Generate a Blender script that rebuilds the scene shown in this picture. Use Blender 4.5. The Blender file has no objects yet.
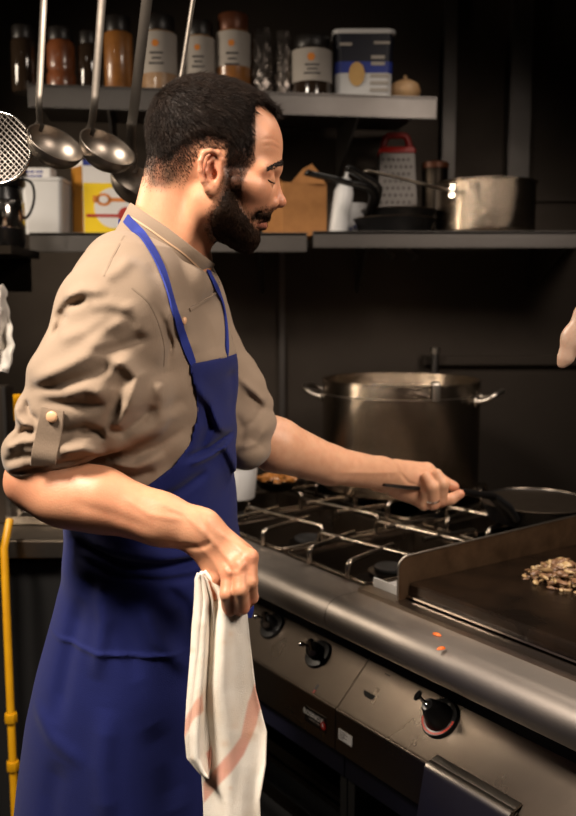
import bpy, bmesh, math, random
import numpy as np
from mathutils import Vector, Matrix
from mathutils.bvhtree import BVHTree
random.seed(7); rng = np.random.default_rng(7)
PI = math.pi
SC = bpy.context.scene
COL = SC.collection
# ------------------------------------------------------------------ camera
F = 856.0; CH = 1.45; PIT = math.atan(103/856)
cp, sp = math.cos(PIT), math.sin(PIT)
def ray(px, py):
    a = (px-288)/F; b = (408-py)/F
    return (a, cp+b*sp, -sp+b*cp)
def P(px, py, Y):
    r = ray(px, py); t = Y/r[1]
    return Vector((r[0]*t, Y, CH+r[2]*t))
def PZ(px, py, z):
    r = ray(px, py); t = (z-CH)/r[2]
    return Vector((r[0]*t, r[1]*t, z))
cam = bpy.data.objects.new('camera', bpy.data.cameras.new('camera'))
COL.objects.link(cam); SC.camera = cam
cam.location = (0, 0, CH); cam.rotation_euler = (PI/2-PIT, 0, 0)
cam.data.sensor_width = 36; cam.data.sensor_fit = 'AUTO'; cam.data.lens = F/816*36
cam.data.clip_start = .05
cam.data.dof.use_dof = True; cam.data.dof.focus_distance = 1.2; cam.data.dof.aperture_fstop = 4.0
# stove frame
A_ = math.radians(36); UX, UY = math.sin(A_), -math.cos(A_); VX, VY = math.cos(A_), math.sin(A_)
OX, OY = .093, 1.57
def W(u, v, z): return Vector((OX+u*UX+v*VX, OY+u*UY+v*VY, z))

# ------------------------------------------------------------------ materials
MATS = {}
def srgb(c):
    return tuple(((x/255)/12.92 if x/255 <= .04045 else ((x/255+.055)/1.055)**2.4) for x in c)+(1,)
def mat(name, col, rough=.5, metal=0, noise=None, bump=None, spec=.5, sss=0, aniso=None, attr=None, sheen=0, trans=0, emit=0, coat=0):
    """noise=(scale, amount, colour2, stretch) ; bump=(scale, strength, stretch)"""
    if name in MATS: return MATS[name]
    m = bpy.data.materials.new(name); m.use_nodes = True; MATS[name] = m
    nt = m.node_tree; N = nt.nodes; L = nt.links
    b = N['Principled BSDF']
    b.inputs['Base Color'].default_value = srgb(col)
    b.inputs['Roughness'].default_value = rough; b.inputs['Metallic'].default_value = metal
    b.inputs['Specular IOR Level'].default_value = spec
    b.inputs['Sheen Weight'].default_value = sheen
    b.inputs['Transmission Weight'].default_value = trans
    b.inputs['Coat Weight'].default_value = coat
    if sss:
        b.inputs['Subsurface Weight'].default_value = sss
        b.inputs['Subsurface Radius'].default_value = (1, .35, .2); b.inputs['Subsurface Scale'].default_value = .006
    if emit:
        b.inputs['Emission Color'].default_value = srgb(col); b.inputs['Emission Strength'].default_value = emit
    tc = N.new('ShaderNodeTexCoord')
    def nz(scale, st, detail=4):
        mp = N.new('ShaderNodeMapping'); mp.inputs['Scale'].default_value = st
        L.new(tc.outputs['Object'], mp.inputs[0])
        n = N.new('ShaderNodeTexNoise'); n.inputs['Scale'].default_value = scale; n.inputs['Detail'].default_value = detail
        L.new(mp.outputs[0], n.inputs['Vector']); return n
    base = None
    if attr:
        a = N.new('ShaderNodeAttribute'); a.attribute_name = attr; base = a.outputs['Color']
    if noise:
        n = nz(noise[0], noise[3] if len(noise) > 3 else (1, 1, 1))
        r = N.new('ShaderNodeMapRange'); r.inputs[1].default_value = .35; r.inputs[2].default_value = .68; r.inputs[4].default_value = noise[1]
        L.new(n.outputs['Fac'], r.inputs[0])
        mx = N.new('ShaderNodeMix'); mx.data_type = 'RGBA'
        L.new(r.outputs[0], mx.inputs[0])
        if base is not None: L.new(base, mx.inputs[6])
        else: mx.inputs[6].default_value = srgb(col)
        mx.inputs[7].default_value = srgb(noise[2]); base = mx.outputs[2]
        if metal > .5:
            r2 = N.new('ShaderNodeMapRange'); r2.inputs[3].default_value = rough*.8; r2.inputs[4].default_value = min(1, rough*1.35)
            L.new(n.outputs['Fac'], r2.inputs[0]); L.new(r2.outputs[0], b.inputs['Roughness'])
    if base is not None: L.new(base, b.inputs['Base Color'])
    if bump:
        n = nz(bump[0], bump[2] if len(bump) > 2 else (1, 1, 1), 3)
        bp = N.new('ShaderNodeBump'); bp.inputs['Strength'].default_value = bump[1]; bp.inputs['Distance'].default_value = .002
        L.new(n.outputs['Fac'], bp.inputs['Height']); L.new(bp.outputs[0], b.inputs['Normal'])
    return m
M = dict(
 steel=mat('brushed_steel', (176,168,158), .3, 1, (9,.5,(135,124,112),(1,1,1)), (220,.12,(1,1,12))),
 stovesteel=mat('stove_steel', (132,120,108), .27, 1, (7,.45,(98,85,73)), (300,.12,(1,1,6))),
 potsteel=mat('pot_steel', (170,156,140), .17, 1, (5,.5,(130,114,98),(3,3,.6)), (60,.35,(1,1,40))),
 ladle=mat('ladle_steel', (150,140,130), .36, 1, (14,.5,(84,77,70)), (90,.06)),
 ladlehandle=mat('ladle_handle_steel', (92,86,80), .38, 1, (14,.5,(62,57,52)), (90,.06)),
 railsteel=mat('rail_steel', (158,150,143), .44, 1, (9,.4,(130,122,115)), (300,.12,(1,1,6))),
 chrome=mat('chrome', (200,195,190), .12, 1),
 grate=mat('grate_steel', (160,150,138), .22, 1, (30,.8,(80,62,48))),
 wall=mat('dark_wall_steel', (88,80,73), .46, 1, (2.2,.6,(58,52,47)), (140,.08,(1,1,10))),
 shelf=mat('shelf_steel', (112,108,105), .36, 1, (5,.4,(84,79,75)), (200,.08,(10,1,1))),
 darksteel=mat('dark_greasy_steel', (52,46,40), .4, 1, (8,.7,(22,18,14))),
 well=mat('well_steel', (70,64,58), .35, 1, (9,.7,(32,27,22))),
 griddle=mat('seasoned_griddle', (44,32,23), .24, .55, (12,.85,(15,10,7)), (60,.25)),
 guard=mat('greasy_guard', (112,88,66), .42, .75, (22,.7,(60,42,27)), (80,.12)),
 black=mat('black_plastic', (14,13,13), .28, 0, None, (40,.04)),
 blackmatt=mat('black_paint', (12,11,12), .6, 0, (6,.4,(20,19,20))),
 navyp=mat('navy_panel', (14,15,34), .5, .2, (6,.4,(9,9,16))),
 void=mat('dark_cavity', (9,8,8), .8, 0, (5,.5,(14,13,12))),
 pan=mat('nonstick_black', (20,20,21), .38, .3, (250,.35,(52,52,54)), (200,.1)),
 panrim=mat('pan_rim', (120,108,96), .3, 1, (20,.5,(90,80,70))),
 white=mat('white_plastic', (205,205,205), .4, 0, (8,.3,(186,184,182))),
 paper=mat('label_paper', (164,157,149), .7, 0, (20,.3,(144,136,127))),
 yellow=mat('yellow_card', (240,206,8), .5, 0, (9,.3,(226,184,4))),
 ochre=mat('ochre_card', (168,112,14), .6, 0, (12,.4,(140,90,14))),
 whitecard=mat('white_card', (222,220,218), .55, 0, (9,.3,(205,200,196))),
 orange=mat('orange_ink', (206,126,44), .5, 0, (9,.3,(214,120,28))),
 red=mat('red_ink', (176,44,30), .5, 0, (9,.3,(160,36,26))),
 redp=mat('red_plastic', (158,30,22), .35, 0, (9,.2,(170,30,22))),
 blue=mat('blue_ink', (34,52,138), .5, 0, (9,.3,(26,42,118))),
 navy=mat('navy_ink', (10,13,30), .5, 0, (9,.3,(8,10,22))),
 tan=mat('tan_ink', (190,152,92), .6, 0, (30,.4,(168,128,74))),
 card=mat('cardboard', (158,108,58), .8, 0, (40,.5,(136,90,46)), (120,.2)),
 glass=mat('dark_glass', (44,34,26), .1, 0, None, None, .6, 0, None, None, 0, 0, 0, .5),
 spice=mat('rust_spice', (124,70,38), .35, 0, (60,.5,(90,48,26)), None, .5, 0, None, None, 0, 0, 0, .6),
 spice2=mat('amber_spice', (150,98,46), .35, 0, (60,.5,(112,70,32)), None, .5, 0, None, None, 0, 0, 0, .6),
 lentil=mat('pale_grain', (168,136,102), .4, 0, (120,.6,(128,92,60)), None, .5, 0, None, None, 0, 0, 0, .5),
 foil=mat('crinkled_foil_bag', (120,112,106), .25, .8, (20,.6,(60,54,50)), (30,.9)),
 lid=mat('dark_lid', (26,22,20), .4, 0, (9,.3,(20,17,15))),
 brownlid=mat('copper_lid', (96,54,32), .4, .3, (9,.3,(80,42,26))),
 gas=mat('yellow_gas_pipe', (220,160,14), .4, 0, (20,.4,(190,128,10))),
 cloth=mat('white_hanging_cloth', (214,208,200), .9, 0, (12,.4,(190,182,172)), (300,.3)),
 onion=mat('papery_skin', (196,160,118), .5, 0, (14,.6,(160,116,74),(3,3,.5))),
 silicone=mat('pale_silicone', (168,140,122), .45, 0, (60,.6,(136,104,82)), (60,.1), .5, .2),
 floor=mat('floor_tile', (40,36,34), .45, 0, (3,.5,(28,25,23)), (60,.1)),
 paint=mat('dark_painted_wall', (46,42,39), .7, 0, (3,.5,(36,32,30)), (30,.05)),
 ceil=mat('ceiling_panel', (60,56,52), .8, 0, (3,.4,(50,46,42))),
 jacket=mat('taupe_twill', (140,121,103), .82, 0, (10,.35,(126,108,91)), (900,.28,(1,1,.35)), .3, 0, None, None, .12),
 apron=mat('navy_cotton', (18,27,88), .85, 0, (9,.4,(13,20,70)), (800,.3,(1,1,1)), .25, 0, None, None, .05),
 strap=mat('blue_cotton_tape', (36,50,130), .8, 0, (60,.4,(28,40,112)), (800,.3), .3),
 trousers=mat('black_trousers', (22,22,24), .85, 0, (10,.4,(16,16,18))),
 shoe=mat('black_leather', (16,15,15), .35, 0, (14,.4,(24,22,21))),
 towel=mat('tea_towel', (230,218,200), .9, 0, (26,.34,(218,194,164)), (700,.5), .2, 0, None, 'tint'),
 skin=mat('skin', (206,150,118), .46, 0, (60,.28,(190,122,92)), (420,.16), .42, .12, None, 'tint'),
 hair=mat('dark_brown_hair', (27,18,13), .5, 0, (60,.6,(46,32,23),(1,1,1)), (260,.5,(1,3,3)), .18),
 beard=mat('brown_beard', (36,24,16), .55, 0, (60,.5,(60,40,27)), (320,.6), .12),
 button=mat('cream_button', (226,178,138), .35, 0, (60,.2,(206,156,118))),
 eye=mat('eye_white', (190,176,166), .15, 0, (40,.2,(176,158,148))),
 meat=mat('chopped_meat', (124,92,66), .42, 0, (70,.8,(84,56,36)), (90,.5), .6),
 meat2=mat('browned_onion', (170,144,104), .35, 0, (70,.7,(116,82,48)), (90,.5), .6),
 crumb=mat('orange_crumb', (200,96,20), .5, 0, (70,.5,(170,60,14))),
 stainred=mat('dial_red', (190,50,24), .5, 0, (40,.3,(160,40,20))),
 ink=mat('grey_ink', (70,66,66), .6, 0, (40,.3,(50,48,48))),
 lamp=mat('lamp_diffuser', (255,226,196), .5, 0, None, None, .5, 0, None, None, 0, 0, 3),
)
# ------------------------------------------------------------------ object helpers
def thing(name, label, cat, loc=(0,0,0), group=None, rotz=0):
    o = bpy.data.objects.new(name, None); COL.objects.link(o); o.location = loc; o.rotation_euler = (0,0,rotz)
    o.empty_display_size = .05; o['label'] = label; o['category'] = cat
    if group: o['group'] = group
    return o
def tag(o, label, cat, group=None):
    o['label'] = label; o['category'] = cat
    if group: o['group'] = group
    return o
def root_loc(p):
    while p is not None and p.parent is not None: p = p.parent
    return Vector(p.location) if p is not None else Vector((0,0,0))
def smooth(me, ang=40):
    me.polygons.foreach_set('use_smooth', [True]*len(me.polygons))
    try: me.set_sharp_from_angle(angle=math.radians(ang))
    except Exception: pass
def link(name, me, m, parent=None, kind=None):
    if parent is not None:
        me.transform(Matrix.Translation(-root_loc(parent)))
    o = bpy.data.objects.new(name, me); COL.objects.link(o)
    if isinstance(m, str): m = M[m]
    me.materials.append(m)
    if parent is not None: o.parent = parent
    if kind: o['kind'] = kind
    return o
class MB:
    def __init__(s): s.v = []; s.f = []
    def add(s, v, f):
        n = len(s.v); s.v += [Vector(x) for x in v]; s.f += [[n+i for i in q] for q in f]; return s
    def box(s, c, size, R=None):
        c = Vector(c); hx, hy, hz = size[0]/2, size[1]/2, size[2]/2
        v = [Vector((x, y, z)) for x in (-hx, hx) for y in (-hy, hy) for z in (-hz, hz)]
        if R is not None: v = [R @ q for q in v]
        return s.add([q+c for q in v], [[0,1,3,2],[4,6,7,5],[0,4,5,1],[2,3,7,6],[0,2,6,4],[1,5,7,3]])
    def sbox(s, u0, u1, v0, v1, z0, z1):           # box in stove coordinates
        v = [W(u, vv, z) for u in (u0, u1) for vv in (v0, v1) for z in (z0, z1)]
        return s.add(v, [[0,1,3,2],[4,6,7,5],[0,4,5,1],[2,3,7,6],[0,2,6,4],[1,5,7,3]])
    def sprism(s, prof, u0, u1):                   # profile of (v,z), swept along u
        n = len(prof)
        v = [W(u0, a, b) for a, b in prof]+[W(u1, a, b) for a, b in prof]
        f = [[i, (i+1) % n, n+(i+1) % n, n+i] for i in range(n)]+[list(range(n))[::-1], list(range(n, 2*n))]
        return s.add(v, f)
    def tube(s, pts, r, seg=10, flat=None, cap=True):
        pts = [Vector(p) for p in pts]; n = len(pts)
        rs = r if isinstance(r, (list, tuple)) else [r]*n
        prev = None; V = []
        for i, p in enumerate(pts):
            t = (pts[min(i+1, n-1)]-pts[max(i-1, 0)]).normalized()
            if prev is None:
                prev = t.orthogonal().normalized() if flat is None else (Vector(flat)-t*t.dot(Vector(flat))).normalized()
            prev = (prev-t*prev.dot(t)).normalized(); b = t.cross(prev)
            for k in range(seg):
                a = 2*PI*k/seg
                ra, rb = (rs[i], rs[i]) if not isinstance(rs[i], (list, tuple)) else rs[i]
                V.append(p+prev*math.cos(a)*ra+b*math.sin(a)*rb)
        Fc = [[i*seg+k, i*seg+(k+1) % seg, (i+1)*seg+(k+1) % seg, (i+1)*seg+k] for i in range(n-1) for k in range(seg)]
        if cap: Fc += [list(range(seg))[::-1], [(n-1)*seg+k for k in range(seg)]]
        return s.add(V, Fc)
    def lathe(s, prof, c=(0,0,0), R=None, seg=40, sx=1, sy=1):
        c = Vector(c); n = len(prof); V = []
        for r, z in prof:
            for k in range(seg):
                a = 2*PI*k/seg; q = Vector((r*math.cos(a)*sx, r*math.sin(a)*sy, z))
                V.append((R @ q if R is not None else q)+c)
        Fc = [[i*seg+k, i*seg+(k+1) % seg, (i+1)*seg+(k+1) % seg, (i+1)*seg+k] for i in range(n-1) for k in range(seg)]
        if prof[0][0] > 1e-6 : Fc.append(list(range(seg))[::-1])
        if prof[-1][0] > 1e-6: Fc.append([(n-1)*seg+k for k in range(seg)])
        return s.add(V, Fc)
    def mesh(s, name='m', ang=40, bevel=0):
        me = bpy.data.meshes.new(name); me.from_pydata([tuple(v) for v in s.v], [], s.f)
        bm = bmesh.new(); bm.from_mesh(me)
        bmesh.ops.remove_doubles(bm, verts=bm.verts, dist=1e-6)
        if bevel:
            es = [e for e in bm.edges if len(e.link_faces) == 2 and e.calc_face_angle(0) > .6]
            bmesh.ops.bevel(bm, geom=es, offset=bevel, segments=2, affect='EDGES', clamp_overlap=True)
        bmesh.ops.recalc_face_normals(bm, faces=bm.faces)
        bm.to_mesh(me); bm.free(); smooth(me, ang); return me
    def build(s, name, m, parent=None, ang=40, bevel=0, kind=None):
        return link(name, s.mesh(name, ang, bevel), m, parent, kind)
def bezier(pts, n=8):
    """Catmull-Rom through points"""
    pts = [Vector(p) for p in pts]; out = []
    q = [pts[0]*2-pts[1]]+pts+[pts[-1]*2-pts[-2]]
    for i in range(1, len(q)-2):
        for k in range(n):
            t = k/n; a, b, c, d = q[i-1], q[i], q[i+1], q[i+2]
            out.append(.5*((2*b)+(c-a)*t+(2*a-5*b+4*c-d)*t*t+(3*b-a-3*c+d)*t**3))
    out.append(pts[-1]); return out
def bent(pts, r=.02, n=5):
    """polyline with rounded corners"""
    pts = [Vector(p) for p in pts]; out = [pts[0]]
    for i in range(1, len(pts)-1):
        a, b, c = pts[i-1], pts[i], pts[i+1]
        p0 = b+(a-b).normalized()*min(r, (a-b).length*.45); p1 = b+(c-b).normalized()*min(r, (c-b).length*.45)
        for k in range(n+1):
            t = k/n; out.append(p0*(1-t)**2+b*2*t*(1-t)+p1*t*t)
    out.append(pts[-1]); return out
def dup(root, loc=None, rotz=None, label=None):
    r = root.copy(); COL.objects.link(r)
    if loc is not None: r.location = loc
    if rotz is not None: r.rotation_euler = (0,0,rotz)
    if label: r['label'] = label
    for ch in list(root.children):
        c = ch.copy(); COL.objects.link(c); c.parent = r
        for g in list(ch.children):
            d = g.copy(); COL.objects.link(d); d.parent = c
    return r
def text(s, size, m, parent, origin, xd, yd, name='lettering', ext=.0003, align='CENTER'):
    cu = bpy.data.curves.new('t', 'FONT'); cu.body = s; cu.size = size; cu.align_x = align; cu.align_y = 'CENTER'
    cu.extrude = ext; cu.resolution_u = 3
    o = bpy.data.objects.new('t', cu); COL.objects.link(o)
    me = bpy.data.meshes.new_from_object(o.evaluated_get(bpy.context.evaluated_depsgraph_get()))
    bpy.data.objects.remove(o)
    xd = Vector(xd).normalized(); yd = Vector(yd).normalized(); zd = xd.cross(yd)
    Mx = Matrix((xd, yd, zd)).transposed().to_4x4(); Mx.translation = Vector(origin)
    me.transform(Mx); me.materials.clear()
    return link(name, me, m, parent)

# ------------------------------------------------------------------ SDF modelling
def s1(px, Y): return px*Y/F
class Field:
    def __init__(s, lo, hi, h):
        s.lo = np.array(lo, float); s.h = h
        s.n = np.ceil((np.array(hi)-s.lo)/h).astype(int)+1
        s.ax = [(s.lo[i]+np.arange(s.n[i])*h).astype(np.float32) for i in range(3)]
        s.F = np.full(s.n, .06, np.float32)
    def _sl(s, lo, hi):
        a = np.clip(np.floor((np.array(lo)-s.lo)/s.h).astype(int), 0, s.n)
        b = np.clip(np.ceil((np.array(hi)-s.lo)/s.h).astype(int)+1, 0, s.n)
        return tuple(slice(a[i], b[i]) for i in range(3))
    def _xyz(s, sl):
        return (s.ax[0][sl[0]][:, None, None], s.ax[1][sl[1]][None, :, None], s.ax[2][sl[2]][None, None, :])
    def _mix(s, sl, d, k, op):
        A = s.F[sl]
        if A.size == 0: return
        if op == 'sub': d = -d
        if k <= 0: s.F[sl] = np.minimum(A, d) if op == 'add' else np.maximum(A, d); return
        if op == 'add':
            h = np.clip(.5+.5*(d-A)/k, 0, 1); s.F[sl] = d*(1-h)+A*h-k*h*(1-h)
        else:
            h = np.clip(.5-.5*(d-A)/k, 0, 1); s.F[sl] = d*(1-h)+A*h+k*h*(1-h)
    def rc(s, a, b, r1, r2=None, k=.01, sy=1.0, op='add'):
        """round cone; sy scales thickness along world Y"""
        a = np.array(a, float); b = np.array(b, float)
        if r2 is None: r2 = r1
        m = max(r1, r2)*max(1, sy)+max(k, .004)+.012
        sl = s._sl(np.minimum(a, b)-m, np.maximum(a, b)+m)
        X, Y, Z = s._xyz(sl)
        ab = b-a; q = (X-a[0], (Y-a[1]), Z-a[2])
        L2 = float(ab@ab)+1e-12
        t = np.clip((q[0]*ab[0]+q[1]*ab[1]+q[2]*ab[2])/L2, 0, 1)
        d = np.sqrt((q[0]-t*ab[0])**2+((q[1]-t*ab[1])/sy)**2+(q[2]-t*ab[2])**2)-(r1+(r2-r1)*t)
        s._mix(sl, (d*min(1, sy)).astype(np.float32), k, op); return s
    def chain(s, pts, rs, k=.006, sy=1.0, op='add'):
        if not isinstance(rs, (list, tuple)): rs = [rs]*len(pts)
        for i in range(len(pts)-1): s.rc(pts[i], pts[i+1], rs[i], rs[i+1], k, sy, op)
        return s
    def ell(s, c, r, k=.01, R=None, op='add'):
        c = np.array(c, float); r = np.array(r, float); m = r.max()+max(k, .004)+.012
        sl = s._sl(c-m, c+m); X, Y, Z = s._xyz(sl)
        x, y, z = X-c[0], Y-c[1], Z-c[2]
        if R is not None:
            Rt = np.array(R.to_3x3().transposed())
            x, y, z = (Rt[0,0]*x+Rt[0,1]*y+Rt[0,2]*z, Rt[1,0]*x+Rt[1,1]*y+Rt[1,2]*z, Rt[2,0]*x+Rt[2,1]*y+Rt[2,2]*z)
        k0 = np.sqrt((x/r[0])**2+(y/r[1])**2+(z/r[2])**2); k1 = np.sqrt((x/r[0]**2)**2+(y/r[1]**2)**2+(z/r[2]**2)**2)+1e-9
        s._mix(sl, (k0*(k0-1)/k1).astype(np.float32), k, op); return s
    def torso(s, rows, cy, th, n=2.4, k=.03, off=0.0, zlim=None, Yr=1.27):
        """stacked rounded sections: rows = (py, back px, front px, half width)"""
        zs = []; xc = []; aa = []; bb = []
        for py, x0, x1, b in rows:
            p0 = P(x0, py, Yr); p1 = P(x1, py, Yr); ex = (p1.x-p0.x)/2
            zs.append(p0.z); xc.append((p0.x+p1.x)/2); bb.append(b+off)
            aa.append(math.sqrt(max(ex*ex-(b*math.sin(th))**2, 1e-4))/math.cos(th)+off)
        o = np.argsort(zs); zs = np.array(zs)[o]; xc = np.array(xc)[o]; aa = np.array(aa)[o]; bb = np.array(bb)[o]
        z = s.ax[2]
        def sm(v):
            w = np.interp(z, zs, v); K = max(3, int(.035/s.h)); ker = np.hanning(K+2)[1:-1]; ker /= ker.sum()
            return np.convolve(np.pad(w, K, mode='edge'), ker, 'same')[K:-K]
        xc, aa, bb = sm(xc), sm(aa), sm(bb)
        X = s.ax[0][:, None, None]-xc[None, None, :]; Y = s.ax[1][None, :, None]-cy
        f = X*math.cos(th)-Y*math.sin(th); l = X*math.sin(th)+Y*math.cos(th)
        a = aa[None, None, :]; b = bb[None, None, :]
        nm = (np.abs(f/a)**n+np.abs(l/b)**n)**(1/n)
        d = (nm-1)*np.minimum(a, b)*.95
        Z = z[None, None, :]; z0, z1 = zlim or (zs[0], zs[-1])
        d = np.maximum(d, np.maximum(z0-Z, Z-z1)).astype(np.float32)
        sl = tuple(slice(0, s.n[i]) for i in range(3)); s._mix(sl, np.clip(d, -.1, .1), k, 'add'); return s
    def grid2(s):
        return np.meshgrid(s.ax[0], s.ax[2], indexing='ij')
    def fold(s, pts, amp, width, Yr, side=None, soft=.03):
        """raised (amp>0) or sunk crease along a line on the side nearest / furthest"""
        X, Z = s.grid2(); D = np.full(X.shape, 9., np.float32); T = np.zeros(X.shape, np.float32)
        q = [P(a, b, Yr) for a, b in pts]; n = len(q)-1
        for i in range(n):
            ax, az, bx, bz = q[i].x, q[i].z, q[i+1].x, q[i+1].z; L = (bx-ax)**2+(bz-az)**2
            t = np.clip(((X-ax)*(bx-ax)+(Z-az)*(bz-az))/L, 0, 1)
            d = np.hypot(X-ax-t*(bx-ax), Z-az-t*(bz-az)); m = d < D
            D = np.where(m, d, D); T = np.where(m, (i+t)/n, T)
        g = amp*np.exp(-(D/width)**2)*np.clip(np.sin(np.clip(T, .02, .98)*PI)*1.6, 0, 1)
        w = 1.0 if side is None else 1/(1+np.exp(np.clip((s.ax[1]-side)/soft*4, -30, 30)))
        if side is None: s.F -= g[:, None, :].astype(np.float32)
        else: s.F -= (g[:, None, :]*w[None, :, None]).astype(np.float32)
        return s
    def mask(s, poly, Yr, th=0, cy=1.27):
        """intersect with outline poly (px,py) extruded sideways along the body's left-right axis"""
        q = [P(a, b, Yr) for a, b in poly]; q = [(p.x, p.z) for p in q]
        if th == 0:
            X, Z = s.grid2(); m = polysdf(X, Z, q); s.F = np.maximum(s.F, m[:, None, :].astype(np.float32))
        return s
    def mesh(s, name='m'):
        v, f = nets(s.F, s.lo, s.h)
        me = bpy.data.meshes.new(name)
        me.vertices.add(len(v)); me.vertices.foreach_set('co', v.astype(np.float32).ravel())
        me.loops.add(len(f)*4); me.loops.foreach_set('vertex_index', f.astype(np.int32).ravel())
        me.polygons.add(len(f)); me.polygons.foreach_set('loop_start', np.arange(len(f), dtype=np.int32)*4)
        me.polygons.foreach_set('loop_total', np.full(len(f), 4, np.int32))
        me.update(calc_edges=True); me.validate()
        me.polygons.foreach_set('use_smooth', [True]*len(me.polygons))
        return me
def polysdf(X, Z, q):
    D = np.full(X.shape, 9.0); ins = np.zeros(X.shape, bool); n = len(q)
    for i in range(n):
        ax, az = q[i]; bx, bz = q[(i+1) % n]; L = (bx-ax)**2+(bz-az)**2+1e-12
        t = np.clip(((X-ax)*(bx-ax)+(Z-az)*(bz-az))/L, 0, 1)
        D = np.minimum(D, np.hypot(X-ax-t*(bx-ax), Z-az-t*(bz-az)))
        c = (az > Z) != (bz > Z)
        with np.errstate(divide='ignore', invalid='ignore'):
            ins ^= c & (X < (bx-ax)*(Z-az)/(bz-az+1e-15)+ax)
    return np.where(ins, -D, D)
def nets(Fd, lo, h):
    Fd = np.pad(Fd, 1, constant_values=.05); lo = np.array(lo)-h
    ins = Fd < 0; n = np.array(Fd.shape)
    cnt = np.zeros(n-1, np.int8)
    for i in (0, 1):
        for j in (0, 1):
            for k in (0, 1): cnt += ins[i:n[0]-1+i, j:n[1]-1+j, k:n[2]-1+k]
    act = np.argwhere((cnt > 0) & (cnt < 8))
    idx = np.full(n-1, -1, np.int64); idx[tuple(act.T)] = np.arange(len(act))
    acc = np.zeros((len(act), 3)); num = np.zeros(len(act))
    C = {(i, j, k): Fd[act[:, 0]+i, act[:, 1]+j, act[:, 2]+k] for i in (0, 1) for j in (0, 1) for k in (0, 1)}
    for c0 in C:
        for ax in range(3):
            if c0[ax]: continue
            c1 = list(c0); c1[ax] = 1; c1 = tuple(c1); a, b = C[c0], C[c1]
            m = (a < 0) != (b < 0); t = np.where(m, a/(a-b+1e-20), 0)
            p = np.array(c0, float)[None, :].repeat(len(act), 0); p[:, ax] += t
            acc += p*m[:, None]; num += m
    v = (act+acc/num[:, None])*h+lo
    faces = []
    for ax in range(3):
        b, c = (ax+1) % 3, (ax+2) % 3
        s0 = [slice(1, n[i]-1) for i in range(3)]; s0[ax] = slice(0, n[ax]-1); s1_ = list(s0); s1_[ax] = slice(1, n[ax])
        A = ins[tuple(s0)]; B = ins[tuple(s1_)]
        e = np.argwhere(A != B)
        base = e+np.array([s0[0].start, s0[1].start, s0[2].start]); fl = A[tuple(e.T)]
        def at(db, dc):
            q = base.copy(); q[:, b] -= db; q[:, c] -= dc; return idx[tuple(q.T)]
        Q = np.stack([at(1, 1), at(0, 1), at(0, 0), at(1, 0)], 1)
        Q[~fl] = Q[~fl][:, ::-1]; faces.append(Q)
    f = np.concatenate(faces); f = f[(f >= 0).all(1)]
    return v, f
def smoothstep(a, b, x):
    t = np.clip((x-a)/(b-a), 0, 1); return t*t*(3-2*t)
def coords(me):
    a = np.empty(len(me.vertices)*3, np.float32); me.vertices.foreach_get('co', a); return a.reshape(-1, 3)
def normals(me):
    a = np.empty(len(me.vertices)*3, np.float32); me.vertices.foreach_get('normal', a); return a.reshape(-1, 3)
def tint(me, cols):
    at = me.color_attributes.new('tint', 'FLOAT_COLOR', 'POINT')
    c = np.ones((len(me.vertices), 4), np.float32); c[:, :3] = cols; at.data.foreach_set('color', c.ravel())
def joinmeshes(ms):
    bm = bmesh.new()
    for m in ms: bm.from_mesh(m)
    me = bpy.data.meshes.new('j'); bm.to_mesh(me); bm.free(); smooth(me, 180); return me

# ================================================================== PERSON
TH = math.radians(16); FX, FY = math.cos(TH), -math.sin(TH)
def px(n, Y=1.25): return n*Y/F
HY = 1.25
def Hp(a, b, lat=0, Y=HY):
    p = P(a, b, Y-abs(lat)*Y/F); return Vector((p.x, Y+lat*Y/F, p.z))
def headpx(x, y, z):
    yn = HY-np.abs(y-HY); zz = z-CH; d = yn*cp-zz*sp
    return 288+F*x/d, 408-F*(yn*sp+zz*cp)/d
def hr(n): return n*HY/F
person = thing('person', 'bearded man in taupe chef jacket and blue apron reaching over the cooker', 'person', (-.17, 1.27, 0))
# ---- head and neck
lo = Hp(126, 285, 0); hi = Hp(296, 62, 0); lo.y -= .105; hi.y += .105; lo.x -= .02
fh = Field(lo, hi, .0017)
for c, r in [((205,138,0),(54.5,52,55)), ((231,144,0),(48,46,52)), ((216,160,0),(56,49,44))]:
    fh.ell(Hp(*c), [hr(q) for q in r], hr(12))
fh.ell(Hp(250,184,0), [hr(27),hr(37),hr(42)], hr(12))
fh.ell(Hp(232,206,0), [hr(30),hr(33),hr(34)], hr(12))
fh.rc(Hp(181,186), Hp(167,250), hr(38), hr(40), hr(14), sy=.86)
fh.rc(Hp(203,200), Hp(178,256), hr(21), hr(19), hr(16), sy=1.2)
for s in (-1, 1):
    fh.rc(Hp(216,206,s*36), Hp(246,238,s*13), hr(12), hr(10), hr(12))
    fh.rc(Hp(215,180,s*46), Hp(216,206,s*38), hr(9), hr(11), hr(14))
    fh.rc(Hp(203,200,s*36), Hp(184,258,s*15), hr(10), hr(7), hr(12))          # neck muscle
    fh.ell(Hp(256,190,s*27), [hr(13),hr(11),hr(11)], hr(10))                    # cheekbone
    fh.rc(Hp(238,182,s*42), Hp(252,186,s*32), hr(7), hr(8), hr(10))
fh.ell(Hp(243,234,0), [hr(12),hr(17),hr(13)], hr(9))                            # chin
fh.rc(Hp(273,166,-10), Hp(262,169,-33), hr(7.5), hr(6.5), hr(7)); fh.rc(Hp(273,166,10), Hp(262,169,33), hr(7.5), hr(6.5), hr(7))
fh.rc(Hp(275,165,-6), Hp(275,165,6), hr(6), hr(6), hr(5))
fh.ell(Hp(263,145,0), [hr(16.5),hr(34),hr(22)], hr(10))
fh.ell(Hp(255,214,0), [hr(11.5),hr(19),hr(12)], hr(6))                          # muzzle
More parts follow.
